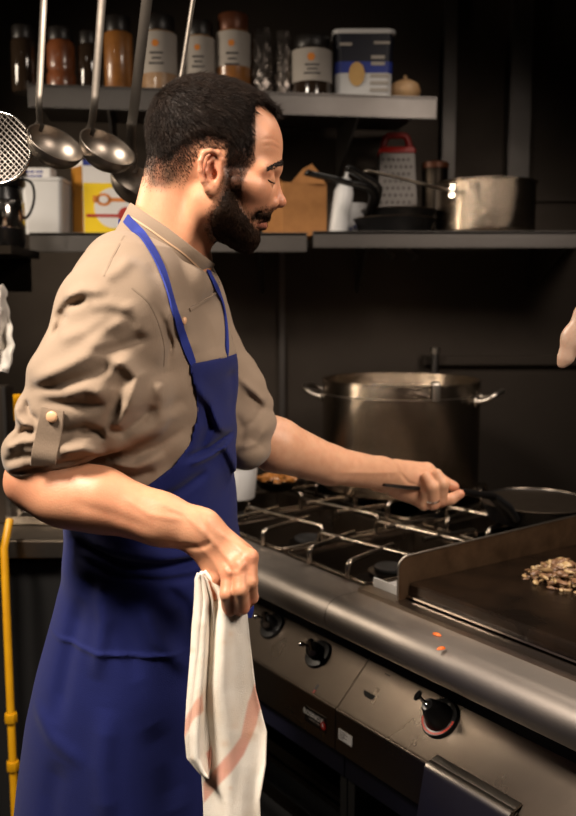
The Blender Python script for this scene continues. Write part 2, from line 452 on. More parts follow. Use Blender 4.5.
for s in (-1, 1):
    fh.ell(Hp(277,180.5,s*20), [hr(8.5),hr(10),hr(6.5)], hr(6), op='sub')              # socket
    fh.ell(Hp(264,179.5,s*21), [hr(10.6)]*3, hr(1.6))                                 # lids over eyeball
    fh.rc(Hp(271.6,172.5,s*13), Hp(268,173.5,s*30), hr(2.3), hr(2), hr(3))
    pass
    fh.rc(Hp(270,184,s*14), Hp(265,187,s*30), hr(1.6), hr(1.6), hr(3))
fh.rc(Hp(272.5,175), Hp(279.5,200), hr(3.6), hr(5.2), hr(4))                       # nose
fh.rc(Hp(266,178), Hp(268,201), hr(7.5), hr(9.5), hr(5))
fh.ell(Hp(280,202,0), [hr(6.4),hr(6.4),hr(5.8)], hr(2.5))
for s in (-1, 1):
    fh.ell(Hp(271.5,203,s*9), [hr(7),hr(4.8),hr(5.4)], hr(2))
    fh.rc(Hp(278,209.5,s*4), Hp(272,209.5,s*6), hr(1.6), hr(1.5), hr(1.5), op='sub')
    fh.rc(Hp(266,199,s*12), Hp(256,216,s*22), hr(1.2), hr(1.2), hr(6), op='sub')  # cheek crease
fh.rc(Hp(266,217,-3), Hp(258,220,-15), hr(3.4), hr(2), hr(2.5)); fh.rc(Hp(266,217,3), Hp(258,220,15), hr(3.4), hr(2), hr(2.5))
fh.rc(Hp(263.5,225.5,-4), Hp(256,225,-13), hr(3.8), hr(2.2), hr(2.5)); fh.rc(Hp(263.5,225.5,4), Hp(256,225,13), hr(3.8), hr(2.2), hr(2.5))
fh.rc(Hp(270,221.6,-3), Hp(256,222.6,-17), hr(.9), hr(.8), hr(1.2), op='sub'); fh.rc(Hp(270,221.6,3), Hp(256,222.6,17), hr(.9), hr(.8), hr(1.2), op='sub')
base_head = fh.F.copy()
for s in (-1, 1):
    L0 = 50; e = lambda a, b, l: Hp(a, b, s*l)
    Re = Matrix.Rotation(s*math.radians(14), 4, 'Z') @ Matrix.Rotation(math.radians(-9), 4, 'Y')
    fh.ell(e(210.5,172,L0+3), [hr(10.5),hr(4.2),hr(20)], hr(3), Re)
    fh.ell(e(210,170,L0+8.5), [hr(6.5),hr(4.2),hr(13)], hr(2.5), Re, op='sub')
    fh.chain([e(221,168,L0+4), e(222,160,L0+5), e(218,153,L0+7), e(211,150.5,L0+9), e(204,153,L0+10.5), e(200.5,161,L0+11), e(200.5,171,L0+10.5), e(203,181,L0+9), e(207,189,L0+7)], [hr(2.1)]+[hr(2.5)]*7+[hr(2.6)], hr(1.6))
    fh.chain([e(213,158,L0+6), e(208,163,L0+8), e(206.5,171,L0+8), e(208.5,180,L0+6.5), e(213,185,L0+6)], hr(1.9), hr(1.6))
    fh.ell(e(210,190,L0+5), [hr(5.4),hr(3.2),hr(5.6)], hr(3))
    fh.rc(e(220,172,L0+3), e(219.5,178,L0+4), hr(2.6), hr(2.8), hr(2))
    fh.ell(e(214.5,174.5,L0+5), [hr(3.0),hr(3.2),hr(4.5)], hr(1.5), op='sub')
# forehead and temple lines
for pts in ([(262,147),(272,145),(281,147)], [(263,153),(273,151),(281,153)]): fh.fold(pts, -.0006, .0016, HY)
fh.fold([(240,206),(246,213),(250,222)], -.001, .005, HY)
head_me = fh.mesh()
# ---- right arm (near) and its hand
AY = 1.05
lo = P(-8, 625, 1.15)+Vector((0,-.2,0)); lo.y = .955; hi = P(275, 440, 1.15); hi.y = 1.17
fa = Field(lo, hi, .0019)
E1, W1 = P(37,478,1.07), P(200,531,1.045)
fa.rc(P(60,430,1.08), E1, px(34,1.07), px(31,1.07), .01)
fa.rc(E1, P(100,500,1.06), px(28.5,1.06), px(32.5,1.06), .012, .92)
fa.rc(P(100,500,1.06), P(160,519,1.05), px(32.5,1.06), px(26,1.05), .012, .92)
fa.rc(P(160,519,1.05), W1, px(26,1.05), px(22.5,1.045), .012, .85)
fa.ell(P(64,500,1.06), (px(34),px(26),px(24)), .015, Matrix.Rotation(math.radians(14), 4, 'Y'))
fa.rc(P(22,486,1.07), P(30,494,1.07), px(13), px(12), .012)
q = lambda a, b, y=1.045: P(a, b, y)
r5 = lambda n: n*1.045/F
fa.rc(W1, q(226,556), r5(22), r5(20), .01, .72)
fa.rc(q(206,545), q(220,572), r5(17), r5(13), .01, .8)
fa.rc(q(214,540), q(243,556), r5(15.5), r5(13), .01, .85)
fa.rc(q(222,556), q(240,562,1.05), r5(17), r5(14), .01, .8)
kn = [(216,579,1.035), (229,573,1.022), (241,565,1.018), (250,557,1.024)]           # little .. index knuckles
mid_ = [(215,594,1.03), (227,594,1.008), (240.5,590,1.003), (250.5,582,1.012)]
pip = [(217,606,1.045), (229,609,1.024), (242,607,1.02), (251,597,1.028)]
dip = [(213,606,1.062), (222,611,1.048), (235,611,1.046), (245,605,1.05)]
fr = [6.3, 7.2, 7.6, 7.4]
for i in range(4):
    w = {0:(207,560), 1:(213,552), 2:(219,545), 3:(226,541)}[i]
    fa.rc(q(*w, 1.045), q(*kn[i]), r5(7), r5(8.0), .008)
    fa.ell(q(*kn[i][:2], kn[i][2]-.002), [r5(8.2)]*3, .004)
for i in range(4):
    g = Field.__new__(Field); g.__dict__ = dict(fa.__dict__); g.F = np.full(fa.n, .06, np.float32)
    g.chain([q(*kn[i]), q(*mid_[i]), q(*pip[i]), q(*dip[i])], [r5(fr[i]+.8), r5(fr[i]-.2), r5(fr[i]+.1), r5(fr[i]-1.0)], .003)
    fa._mix(tuple(slice(0, fa.n[j]) for j in range(3)), g.F, .0028, 'add')
fa.chain([q(224,548,1.06), q(243,566,1.075), q(250,580,1.085), q(243,594,1.088)], [r5(11), r5(9), r5(8), r5(6.5)], .006)   # thumb behind the cloth
fa.rc(q(218,598,1.06), q(205,604,1.055), r5(6.2), r5(3.6), .004)
# tendons, veins, wrist crease
for pts, a_, w_ in [([(196,541),(214,560),(222,575)], .0011, .0032), ([(206,534),(226,554),(236,566)], .0013, .0035), ([(214,528),(238,545),(249,556)], .0010, .0035),
                    ([(222,559),(230,568),(240,565),(246,556)], .0016, .0028), ([(150,498),(185,513),(205,531),(222,548)], .0014, .003), ([(178,545),(200,546),(214,540)], -.0022, .004),
                    ([(120,494),(150,512),(190,520)], .0012, .004), ([(70,500),(110,512),(160,530)], -.0014, .007), ([(198,512),(208,528),(212,545)], -.0012, .003)]:
    fa.fold(pts, a_, w_, 1.03, side=1.05)
arm1 = fa.mesh()
# ---- left arm (far) and its hand
lo = P(225, 530, 1.55); lo.y = 1.36; hi = P(480, 395, 1.72); hi.y = 1.76; hi.z = P(0,385,1.4).z
fb = Field(lo, hi, .0021)
fb.rc(P(256,434,1.455), P(276,445,1.47), px(25,1.43), px(27,1.46), .01)
fb.rc(P(276,445,1.47), P(330,465,1.54), px(27.5,1.46), px(20,1.54), .012)
fb.rc(P(330,465,1.54), P(382,474,1.62), px(19.5,1.54), px(16.5,1.62), .012)
b = lambda a, c, y=1.65: P(a, c, y)
r6 = lambda n: n*1.65/F
fb.rc(b(380,474,1.62), b(404,481,1.655), r6(17), r6(17), .01, .8)
fb.rc(b(396,471), b(424,477,1.665), r6(12), r6(12), .01, .9)
fb.rc(b(400,488), b(424,499,1.655), r6(11.5), r6(9.5), .01, .9)
fb.rc(b(404,481), b(428,487,1.66), r6(15), r6(13), .01, .8)
fb.chain([b(408,469,1.66), b(427,470,1.672), b(438,478,1.672), b(452,486,1.672), b(455,487,1.67)], [r6(8.5), r6(7.6), r6(6.4), r6(5.2), r6(4.4)], .005)     # thumb along the handle
def finger(fd, pts, rs, sep=.0025, inner=.003):
    g = Field.__new__(Field); g.__dict__ = dict(fd.__dict__); g.F = np.full(fd.n, .06, np.float32)
    g.chain(pts, rs, inner); fd._mix(tuple(slice(0, fd.n[j]) for j in range(3)), g.F, sep, 'add')
finger(fb, [b(422,500,1.65), b(440,501,1.648), b(451,499,1.648), b(460,494,1.65)], [r6(7.2), r6(6.6), r6(5.9), r6(4.8)])      # index, straight under the handle
finger(fb, [b(424,492,1.655), b(440,499,1.638), b(442,484,1.626), b(437,474,1.632)], [r6(8), r6(7.4), r6(7), r6(5.4)])      # middle
finger(fb, [b(420,494,1.655), b(433,503,1.633), b(432,487,1.622), b(426,477,1.63)], [r6(8), r6(7.2), r6(7), r6(5.4)])       # ring
finger(fb, [b(414,497,1.655), b(424,504,1.637), b(426,493,1.63), b(422,484,1.636)], [r6(7), r6(6.4), r6(5.6), r6(4.6)])      # little
for pts, a_, w_ in [([(398,470),(408,482),(424,488)], -.002, .003), ([(330,459),(370,466),(400,470)], .0012, .004), ([(384,484),(388,476),(386,464)], -.001, .003)]:
    fb.fold(pts, a_, w_, 1.63, side=1.64)
arm2 = fb.mesh()
# ---- covered torso and legs (coarse, under the clothes)
fc = Field((-.42, 1.05, .08), (.06, 1.5, 1.56), .008)
rows_b = [(262,130,195,.10),(285,105,205,.14),(310,95,212,.155),(365,95,228,.155),(440,100,225,.15),(520,95,222,.145),(600,92,228,.16)]
fc.torso(rows_b, 1.27, TH, off=-.008)
HPx = P(160, 610, 1.27)
for s in (-1, 1):
    hip = Vector((HPx.x, 1.27+s*.085, .93)); knee = Vector((HPx.x+.02, 1.27+s*.10, .50)); ank = Vector((HPx.x-.01, 1.27+s*.11, .10))
    fc.rc(hip, knee, .085, .055, .03); fc.rc(knee, ank, .056, .036, .02)
fc.rc(P(175,262,1.26), P(160,300,1.27), .055, .08, .03)
fc.rc(P(120,312,1.12), P(66,420,1.08), .045, .042, .03); fc.rc(P(192,308,1.44), P(240,420,1.43), .045, .04, .03)
torso_me = fc.mesh()
def lin(c): return np.array(srgb(c)[:3])
def blend(base, col, w): return base*(1-w[:, None])+col[None, :]*w[:, None]
def spot(co, c, r): return np.exp(-((co-np.array(c))**2).sum(1)/r**2)
SK, RD, ST, PL = lin((204,147,113)), lin((188,98,76)), lin((72,52,40)), lin((222,170,136))
hair_poly = [(143,152),(141,120),(152,90),(170,76),(200,70),(235,75),(264,88),(296,121),(283,122),(272,114),(262,107),(254,107),(252,122),(254,140),(250,152),(240,160),(232,152),(224,143),(210,138),(196,141),(184,150),(168,160),(152,166)]
beard_poly = [(236,160),(226,166),(223,186),(219,200),(211,210),(208,226),(213,240),(224,252),(240,256),(254,255),(262,240),(262,229),(255,226),(251,221),(258,219),(270,221),(275,214),(268,209),(258,211),(250,216),(244,211),(240,200),(238,186),(242,172)]
def pdist(co, poly):
    a_, c_ = headpx(co[:, 0], co[:, 1], co[:, 2]); return polysdf(a_, c_, poly)*HY/F
hm = coords(head_me)
hcol = np.tile(SK, (len(hm), 1))
dh = pdist(hm, hair_poly); db = pdist(hm, beard_poly)
isback = smoothstep(P(226,0,HY).x, P(205,0,HY).x, hm[:, 0])
nape = pdist(hm, [(140,60),(250,60),(250,168),(236,196),(228,196),(226,150),(200,148),(192,160),(182,182),(166,192),(147,190),(140,170)])
for s in (-1, 1):
    hcol = blend(hcol, RD, .5*spot(hm, Hp(209,170,s*58), .02))
hcol = blend(hcol, RD, .38*spot(hm, Hp(280,203,0), .014)); hcol = blend(hcol, RD, .16*spot(hm, Hp(254,196,-30), .024))
hcol = blend(hcol, RD, .22*smoothstep(P(0,225,HY).z, P(0,262,HY).z, hm[:, 2]))
lip = pdist(hm, [(255,217),(264,216),(273,217),(273,228),(262,231),(254,226)]); hcol = blend(hcol, lin((150,78,66)), .8*smoothstep(.0015, -.0015, lip)*smoothstep(.03, .02, np.abs(hm[:, 1]-HY)))
notear = np.ones(len(hm))
for s in (-1, 1):
    notear *= 1-smoothstep(hr(48), hr(52), s*(hm[:, 1]-HY))*smoothstep(.002, -.001, pdist(hm, [(199,150),(221,148),(224,170),(219,184),(212,197),(202,194),(197,170)]))
hcol = blend(hcol, ST*.55, .93*smoothstep(.006, -.016, nape)*notear)
hcol = blend(hcol, ST*.55, .95*smoothstep(.004, -.003, dh)*notear)
hcol = blend(hcol, ST*.8, .8*smoothstep(.009, -.003, db)*notear)
burn_poly = [(225,138),(256,138),(251,160),(243,182),(241,200),(224,200),(226,160)]
hcol = blend(hcol, ST*.5, .95*smoothstep(.004, -.007, pdist(hm, burn_poly))*notear)
hA, hC = headpx(hm[:, 0], hm[:, 1], hm[:, 2]); lat = np.abs(hm[:, 1]-HY)
hcol = blend(hcol, RD*.7, .35*np.exp(-((hA-267)/7)**2-((hC-174)/3.2)**2)*smoothstep(.012,.018,lat))
am = coords(arm1); acol = np.tile(SK, (len(am), 1))
for k_ in kn: acol = blend(acol, RD, .45*spot(am, q(*k_), .013))
for k_ in pip: acol = blend(acol, RD, .5*spot(am, q(*k_), .014))
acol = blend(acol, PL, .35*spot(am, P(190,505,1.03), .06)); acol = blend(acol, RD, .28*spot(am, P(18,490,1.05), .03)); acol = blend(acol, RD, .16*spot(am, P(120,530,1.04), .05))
bm_ = coords(arm2); bcol = np.tile(PL, (len(bm_), 1))
for k_ in [(462,494,1.65),(455,487,1.67),(441,500,1.64),(434,505,1.63)]: bcol = blend(bcol, RD, .6*spot(bm_, b(*k_), .012))
bcol = blend(bcol, RD, .25*spot(bm_, b(410,484), .02))
tm = np.tile(SK, (len(torso_me.vertices), 1))
body_me = joinmeshes([head_me, arm1, arm2, torso_me]); tint(body_me, np.concatenate([hcol, acol, bcol, tm]))
body = link('body', body_me, 'skin', person)
# eyeballs behind the lids
for s in (-1, 1):
    mb = MB(); mb.lathe([(0,-hr(8.8))]+[(hr(8.8)*math.cos(a), hr(8.8)*math.sin(a)) for a in np.linspace(-1.4,1.4,9)]+[(0,hr(8.8))], Hp(264.6,179,s*21), None, 20)
    mb.build('eyeball', 'eye', body)
# ---- hair and beard : shells over the scalp plus many short tapered strands
def shell(name, poly, t0, inner, noise, m, soft, extra=None, tmin=.0006):
    g = Field.__new__(Field); g.__dict__ = dict(fh.__dict__)
    X, Yg, Z = np.meshgrid(*fh.ax, indexing='ij'); A, C = headpx(X, Yg, Z); d = polysdf(A, C, poly)*HY/F
    t = t0*smoothstep(soft, -inner, d)
    if extra is not None: t = t*extra(A, C)
    t = t-.003*(d > soft*.5)
    t = t+noise*(np.sin(X*900+np.sin(Z*700)*2)*np.sin(Z*820+np.sin(X*500)*2))*(t > 0)
    g.F = (base_head-t).astype(np.float32)
    me = g.mesh(); bmh = bmesh.new(); bmh.from_mesh(me)
    # keep only what lies outside the skin
    tree = BVHTree.FromPolygons([v.co for v in head_me.vertices], [p.vertices for p in head_me.polygons])
    ci = [np.clip(np.rint((coords(me)[:, k]-fh.lo[k])/fh.h).astype(int), 0, fh.n[k]-1) for k in range(3)]
    tv = t[ci[0], ci[1], ci[2]]; bmh.verts.ensure_lookup_table()
    dead = [v for v in bmh.verts if tv[v.index] < tmin]
    bmesh.ops.delete(bmh, geom=dead, context='VERTS'); bmh.to_mesh(me); bmh.free(); smooth(me, 180)
    return me
def strands(me, n, length, width, direction, lift, z_jit=.25, keep=None):
    co = coords(me); no = normals(me); tris = np.array([list(p.vertices)[:3] for p in me.polygons])
    if keep is None: pick = rng.integers(0, len(tris), n)
    else:
        cc = co[tris].mean(1); A, C = headpx(cc[:, 0], cc[:, 1], cc[:, 2]); w_ = np.clip(keep(A, C, cc), 0, None); pick = rng.choice(len(tris), n, p=w_/w_.sum())
    V = []; Fc = []
    for i in pick:
        v = tris[i]; wts = rng.dirichlet((1,1,1)); p = Vector((co[v]*wts[:, None]).sum(0)); nn = Vector(no[v[0]])
        d = direction(p, nn); d = (d-nn*d.dot(nn)); 
        if d.length < 1e-4: continue
        d.normalize(); d = (d+Vector(rng.normal(0, z_jit, 3))).normalized(); d = (d-nn*d.dot(nn)).normalized()
        L = length(p)*random.uniform(.6, 1.25); s_ = nn.cross(d); w = width*random.uniform(.7, 1.3)
        b0 = p-nn*.0012; b1 = p+d*L*.5+nn*(lift*L*.35); b2 = p+d*L+nn*(lift*L*random.uniform(.1, 1))
        k = len(V); V += [b0-s_*w, b0+s_*w, b0+nn*w*1.6, b1-s_*w*.7, b1+s_*w*.7, b1+nn*w*1.2, b2]
        Fc += [[k,k+1,k+4,k+3],[k+1,k+2,k+5,k+4],[k+2,k,k+3,k+5],[k+3,k+4,k+6],[k+4,k+5,k+6],[k+5,k+3,k+6]]
    m2 = bpy.data.meshes.new('s'); m2.from_pydata([tuple(x) for x in V], [], Fc); smooth(m2, 60); return m2
crown = Hp(168, 100, 0)
def hdir(p, n):
    d = p-crown; d = Vector((d.x*1.0+.03, d.y*.5, d.z*.9-.035)); return d
ztop = P(0,120,1.2).z; zlow = P(0,160,1.2).z
hsh = shell('hair', hair_poly, hr(4.6), .017, .0006, 'hair', .001, lambda A, C: np.clip(1-(C-112)/48, .25, 1)+.9*np.clip((A-254)/16, 0, 1))
hst = strands(hsh, 17000, lambda p: .005+.011*min(1, max(0, (p.z-zlow)/(ztop-zlow))), .00025, hdir, .35)
nape_poly = [(140,90),(252,90),(252,160),(240,176),(228,176),(226,150),(198,148),(190,162),(182,184),(166,194),(146,190),(140,170)]
def kfade(A, C, cc):
    d_ = polysdf(A, C, nape_poly); w_ = np.clip((196-C)/42, .02, 1)**2.2*(d_ < 2)
    return w_*(polysdf(A, C, hair_poly) > -6)*~((A > 197) & (A < 224) & (C > 148))
hfd = strands(head_me, 17000, lambda p: .0044, .00019, hdir, .22, .3, kfade)
link('hair', joinmeshes([hsh, hst, hfd]), 'hair', person)
bsh = shell('beard', beard_poly, hr(2.6), .012, .0004, 'beard', .001, lambda A, C: np.clip((C-182)/34, .06, 1))
bst = strands(bsh, 6500, lambda p: .004+.0035*min(1, max(0, (P(0,205,HY).z-p.z)/.04)), .00024, lambda p, n: Vector((.25, 0, -1)), .3, .35)
def kb(A, C, cc):
    d_ = polysdf(A, C, beard_poly); return (d_ < 7)*(d_ > -14)*(1-np.clip(d_, 0, 7)/7)**1.6*np.clip((C-150)/40, .35, 1)+1.1*(polysdf(A, C, burn_poly) < -1)
bfd = strands(head_me, 17000, lambda p: .0036, .00018, lambda p, n: Vector((.25, 0, -1)), .25, .35, kb)
link('beard', joinmeshes([bsh, bst, bfd]), 'beard', person)
for s in (-1, 1):
    tree = BVHTree.FromPolygons([v.co for v in head_me.vertices], [p.vertices for p in head_me.polygons])
    V = []; mb = MB()
    for k in range(330):
        t = random.random(); a = Hp(281-17*t**1.2, 163.5+6*t**1.5, s*(7+27*t)); a += Vector((random.uniform(-1,1)*.001, 0, random.uniform(-1,1)*.0030*(1-.5*t)))
        loc, nrm, _, _ = tree.find_nearest(a)
        d = (Vector((-.5, s*.8, -.12+.3*(1-t)))+Vector(rng.normal(0,.15,3))); d = (d-nrm*d.dot(nrm)).normalized()
        mb.tube([loc-nrm*.0005, loc+nrm*.0008+d*.0025, loc+nrm*.0006+d*.005], [.0004,.0004,.0001], 4)
    mb.build('eyebrow', 'hair', person, ang=180)
    lp = []
    for a_, c_, l_ in ((274.5,179.2,11.5),(272.5,180.6,16),(270,181.4,21),(267,181.2,26),(264,180,30)):
        loc, nrm, _, _ = tree.find_nearest(Hp(a_, c_, s*l_)); lp.append(loc+nrm*.0003)
    mb = MB(); mb.tube(bezier(lp, 4), [.0004]+[.0010]*15+[.0004], 6)
    mb.build('eyelashes', 'hair', person, ang=180)

# ---- jacket
rows_j = [(258,132,193,.10),(280,100,205,.14),(300,84,213,.165),(340,76,225,.172),(365,76,231,.170),(400,80,229,.166),(440,85,228,.162),(480,85,226,.158),(520,80,227,.160),(575,78,230,.168)]
lo = Vector((P(-4,480,1.10).x-.02, .99, P(0,590,1.27).z)); hi = Vector((P(290,480,1.5).x, 1.66, P(0,215,1.25).z))
fj = Field(lo, hi, .0027)
fj.torso(rows_j, 1.27, TH, n=2.5)
J = lambda a, c, y: P(a, c, y)
fj.rc(J(160,284,1.27), J(118,316,1.12), .062, .066, .03)
fj.rc(J(126,277,1.23), J(116,310,1.13), .066, .066, .03)
fj.rc(J(160,272,1.27), J(128,284,1.18), .046, .056, .03)
fj.rc(J(180,278,1.28), J(192,312,1.43), .048, .058, .03)
fj.rc(J(112,318,1.11), J(84,384,1.08), .066, .066, .02, .86)
fj.rc(J(84,384,1.08), J(60,424,1.07), .066, .054, .02, .86)
fj.rc(J(118,330,1.12), J(124,400,1.10), .050, .040, .03, .9)
fj.rc(J(124,400,1.10), J(98,430,1.075), .040, .032, .025, .9)
fj.rc(J(36,412,1.07), J(50,440,1.07), .022, .036, .012)
# far sleeve
fj.rc(J(190,315,1.44), J(234,392,1.44), .056, .052, .02)
fj.rc(J(232,388,1.44), J(236,428,1.43), .056, .064, .015, 1.1)
fj.rc(J(256,406,1.45), J(244,442,1.43), .030, .046, .010, 1.3)
# rolled cuffs
fj.rc(J(33,452,1.065), J(80,441,1.062), px(25), px(20), .004, 1.25)
fj.rc(J(22,462,1.065), J(40,452,1.065), px(14), px(22), .006, 1.3)
fj.rc(J(247,447,1.43), J(259,420,1.45), px(22,1.43), px(18,1.43), .004, 2.3)
# folds, creases
N1 = 1.16
for pts, a_, w_ in [
    ([(50,322),(66,306),(92,298)], -.006, .006), ([(52,338),(58,322),(68,314)], -.006, .005), ([(60,300),(84,290),(112,292)], .004, .008),
    ([(36,380),(70,366),(98,352),(120,338)], .006, .010), ([(32,388),(66,384),(100,372),(122,358)], -.006, .007),
    ([(96,352),(122,346),(150,334)], -.005, .006), ([(108,362),(128,362),(140,376),(134,402),(112,432)], .007, .009),
    ([(112,376),(122,386),(120,408),(106,430)], -.0045, .008), ([(88,350),(110,330),(130,318)], .004, .008), ([(16,440),(30,428),(44,426)], -.006, .004), ([(80,432),(96,431),(108,438)], -.006, .004),
    ([(150,300),(160,325),(163,350),(160,372)], -.004, .004), ([(70,392),(94,386),(114,392)], .005, .009), ([(44,398),(70,400),(96,404),(112,402)], -.005, .006),
    ([(20,402),(24,415),(42,424)], .005, .006), ([(28,398),(34,412),(48,420)], -.006, .005), ([(60,340),(90,330),(116,312)], .003, .009),
    ([(110,425),(122,432),(140,420),(150,404)], -.005, .006), ([(126,300),(140,318),(148,342)], .003, .009),
    ([(60,432),(90,424),(110,432)], -.006, .005), ([(66,447),(90,444),(106,452)], .004, .006), ([(10,445),(30,436),(56,434)], .004, .006), ([(8,460),(30,451),(52,452)], -.004, .005),
    ([(14,470),(50,462),(94,454)], -.003, .0035), ([(90,308),(112,304),(136,310)], .003, .008)]:
    fj.fold(pts, a_*(1.15 if a_ < 0 else 1.7), w_, 1.06, side=N1)
for pts, a_, w_ in [
    ([(120,446),(160,425),(186,405)], .004, .009), ([(126,458),(158,446),(186,428)], -.004, .006), ([(108,455),(140,462),(168,452)], .004, .007),
    ([(165,372),(170,395),(166,420)], .004, .008), ([(150,400),(168,412),(190,396)], -.0015, .008), ([(118,470),(140,472),(160,468)], -.004, .006),
    ([(180,300),(188,330),(192,356)], .0035, .009), ([(150,262),(164,290),(172,320)], -.003, .006), ([(206,300),(210,325),(222,350)], .004, .008),
    ([(200,318),(204,340),(206,360)], -.003, .006), ([(140,258),(130,272),(116,282)], .003, .008), ([(214,290),(220,318),(232,350)], -.003, .006)]:
    fj.fold(pts, a_*(.95 if a_ < 0 else 1.6), w_*1.1, 1.14, side=1.24)
for pts, a_, w_ in [([(240,378),(256,392),(266,404)], .005, .006), ([(244,392),(258,402),(262,412)], -.006, .005), ([(238,428),(254,420),(266,404)], -.005, .005), ([(238,444),(256,440),(268,424)], .004, .006),
                    ([(228,340),(236,366),(240,384)], .004, .008), ([(236,410),(244,426),(242,446)], -.004, .006)]:
    fj.fold(pts, a_*(.7 if a_ < 0 else 1.2), w_, 1.40)
# loose small wrinkles
gx, gy, gz = fj._xyz((slice(0, None),)*3)
wr = np.sin(gx*52+gz*95+2.2*np.sin(gx*31-gz*17)+gy*20)*.0012+np.sin(gx*-70+gz*60+2*np.sin(gz*41)+gy*34)*.0008+np.sin(gx*25+gz*140+1.5*np.sin(gx*60))*.0006
fj.F -= (wr*smoothstep(1.5, 1.3, gz)).astype(np.float32)
# the jacket sits tucked in under the apron
apron_poly = [(191,363),(250,357),(300,500),(300,1000),(-100,1000),(-100,520),(40,508),(95,496),(128,487),(155,476),(178,460),(192,440),(198,415),(198,392)]
Xg, Zg = fj.grid2(); qa = [P(a, c, 1.18) for a, c in apron_poly]; dA = polysdf(Xg, Zg, [(p.x, p.z) for p in qa])
wA = 1/(1+np.exp(np.clip((fj.ax[1]-1.36)/.01, -30, 30)))
fj.F += (.014*smoothstep(.0, -.010, dA))[:, None, :].astype(np.float32)*wA[None, :, None].astype(np.float32)
# neck opening
fj.rc(P(180,212,1.26), P(171,250,1.264), px(38), px(31), .006, 1.32, op='sub')
fj.rc(P(182,284,1.222), P(200,284,1.28), px(21), px(17), .012); fj.rc(P(158,270,1.205), P(184,284,1.222), px(15), px(18), .014)
fj.rc(P(200,286,1.24), P(211,281,1.255), px(9), px(8), .010)
jacket_me = fj.mesh()
jbvh = BVHTree.FromPolygons([v.co for v in jacket_me.vertices], [p.vertices for p in jacket_me.polygons])
jacket = link('jacket', jacket_me, 'jacket', person)
CAMP = Vector((0,0,CH))
def hit(a, c, bvh, off=0.0, fall=1.2):
    d = Vector(ray(a, c)).normalized(); r = bvh.ray_cast(CAMP, d)
    if r[0] is None: return P(a, c, fall), Vector((0,-1,0))
    return r[0]+r[1]*off, r[1]
def ribbon(pts, bvh, w, th, off=.0015, sub=10, taper=None, sm=3):
    """flat strip lying on a surface through screen-measured points"""
    pp = bezier([Vector((a, c, 0)) for a, c in pts], sub); hs = [hit(p.x, p.y, bvh) for p in pp]
    c = [h[0] for h in hs]; n = [h[1] for h in hs]
    for _ in range(sm):
        c = [c[0]]+[(c[i-1]+c[i]*2+c[i+1])/4 for i in range(1, len(c)-1)]+[c[-1]]
        n = [n[0]]+[(n[i-1]+n[i]+n[i+1]).normalized() for i in range(1, len(n)-1)]+[n[-1]]
    return strip(c, n, w, th, off, taper)
def strip(c, n, w, th, off=0, taper=None):
    mb = MB(); V = []; k = len(c)
    for i in range(k):
        t = (c[min(i+1, k-1)]-c[max(i-1, 0)]).normalized(); s_ = t.cross(n[i]).normalized(); nn = s_.cross(t).normalized()
        if nn.dot(n[i]) < 0: nn = -nn
        ww = w/2*(taper(i/(k-1)) if taper else 1); b0 = c[i]+nn*off
        V += [b0-s_*ww, b0+s_*ww, b0+s_*ww*.96+nn*th, b0-s_*ww*.96+nn*th]
    Fc = [[i*4+j, i*4+(j+1) % 4, (i+1)*4+(j+1) % 4, (i+1)*4+j] for i in range(k-1) for j in range(4)]+[[0,1,2,3],[(k-1)*4+j for j in range(4)]]
    return mb.add(V, Fc)
# collar band: a tilted oval strip around the neck, crossing over at the front
def collar_pt(a, h):
    cen = P(169, 241, 1.262); maj = P(210,268,1.262)-P(129,214,1.262); ml = maj.length/2; md = maj.normalized()
    up = Vector((-md.z, 0, md.x)); up = up if up.z > 0 else -up
    ca, sa = math.cos(a), math.sin(a); ca = math.copysign(abs(ca)**.86, ca); sa = math.copysign(abs(sa)**.86, sa)
    return cen+md*ca*(ml+h*.12)+Vector((0,1,0))*sa*(.069+h*.05)+up*(h*(1-.22*max(0, ca))-.012)
V = []; Fc = []; nA = 56
for i in range(nA):
    a = 2*PI*i/nA
    o = collar_pt(a, 0); cen = collar_pt(0, 0)*.5+collar_pt(PI, 0)*.5
    for h, e in ((-.018,.003),(0,.002),(.014,.0015),(.026,.0008),(.0275,-.0005),(.026,-.002),(.0,-.0015),(-.018,-.001)):
        p_ = collar_pt(a, h); out = (p_-(cen+(collar_pt(a, h)-collar_pt(a, 0)))).normalized(); V.append(p_+out*e)
m8 = 8
for i in range(nA):
    for j in range(m8):
        Fc.append([i*m8+j, i*m8+(j+1) % m8, ((i+1) % nA)*m8+(j+1) % m8, ((i+1) % nA)*m8+j])
cmb = MB().add(V, Fc); cm = cmb.mesh('collar', 60)
cbvh = BVHTree.FromPolygons([v.co for v in cm.vertices], [p.vertices for p in cm.polygons])
collar = link('collar', cm, 'jacket', jacket)
# both together, for straps lying over them
jc = joinmeshes([jacket_me.copy(), cm.copy()]); off_ = Vector(person.location)
allbvh = BVHTree.FromPolygons([v.co+off_ for v in jc.vertices], [p.vertices for p in jc.polygons])
cwb = BVHTree.FromPolygons([v.co+off_ for v in cm.vertices], [p.vertices for p in cm.polygons])
ribbon([(131,217),(148,228),(166,241),(184,254),(199,268)], cwb, .0022, .0010, .0, sm=3).build('collar_piping', mat('pale_piping', (196,160,128), .7, 0, (60,.3,(180,146,116))), collar, ang=60)
ribbon([(219,283),(218,288),(212,295),(203,301),(189,310)], allbvh, .0045, .0020, .0004, sm=2).build('front_edge', 'jacket', jacket, ang=60)
for pts in ([(124,236),(112,258),(104,276)], [(132,288),(148,302),(158,322),(164,345),(164,366)]):
    ribbon(pts, allbvh, .0026, .0005, .0, sm=2).build('seam', mat('seam_thread', (128,110,93), .85, 0, (60,.4,(116,99,82))), jacket, ang=60)
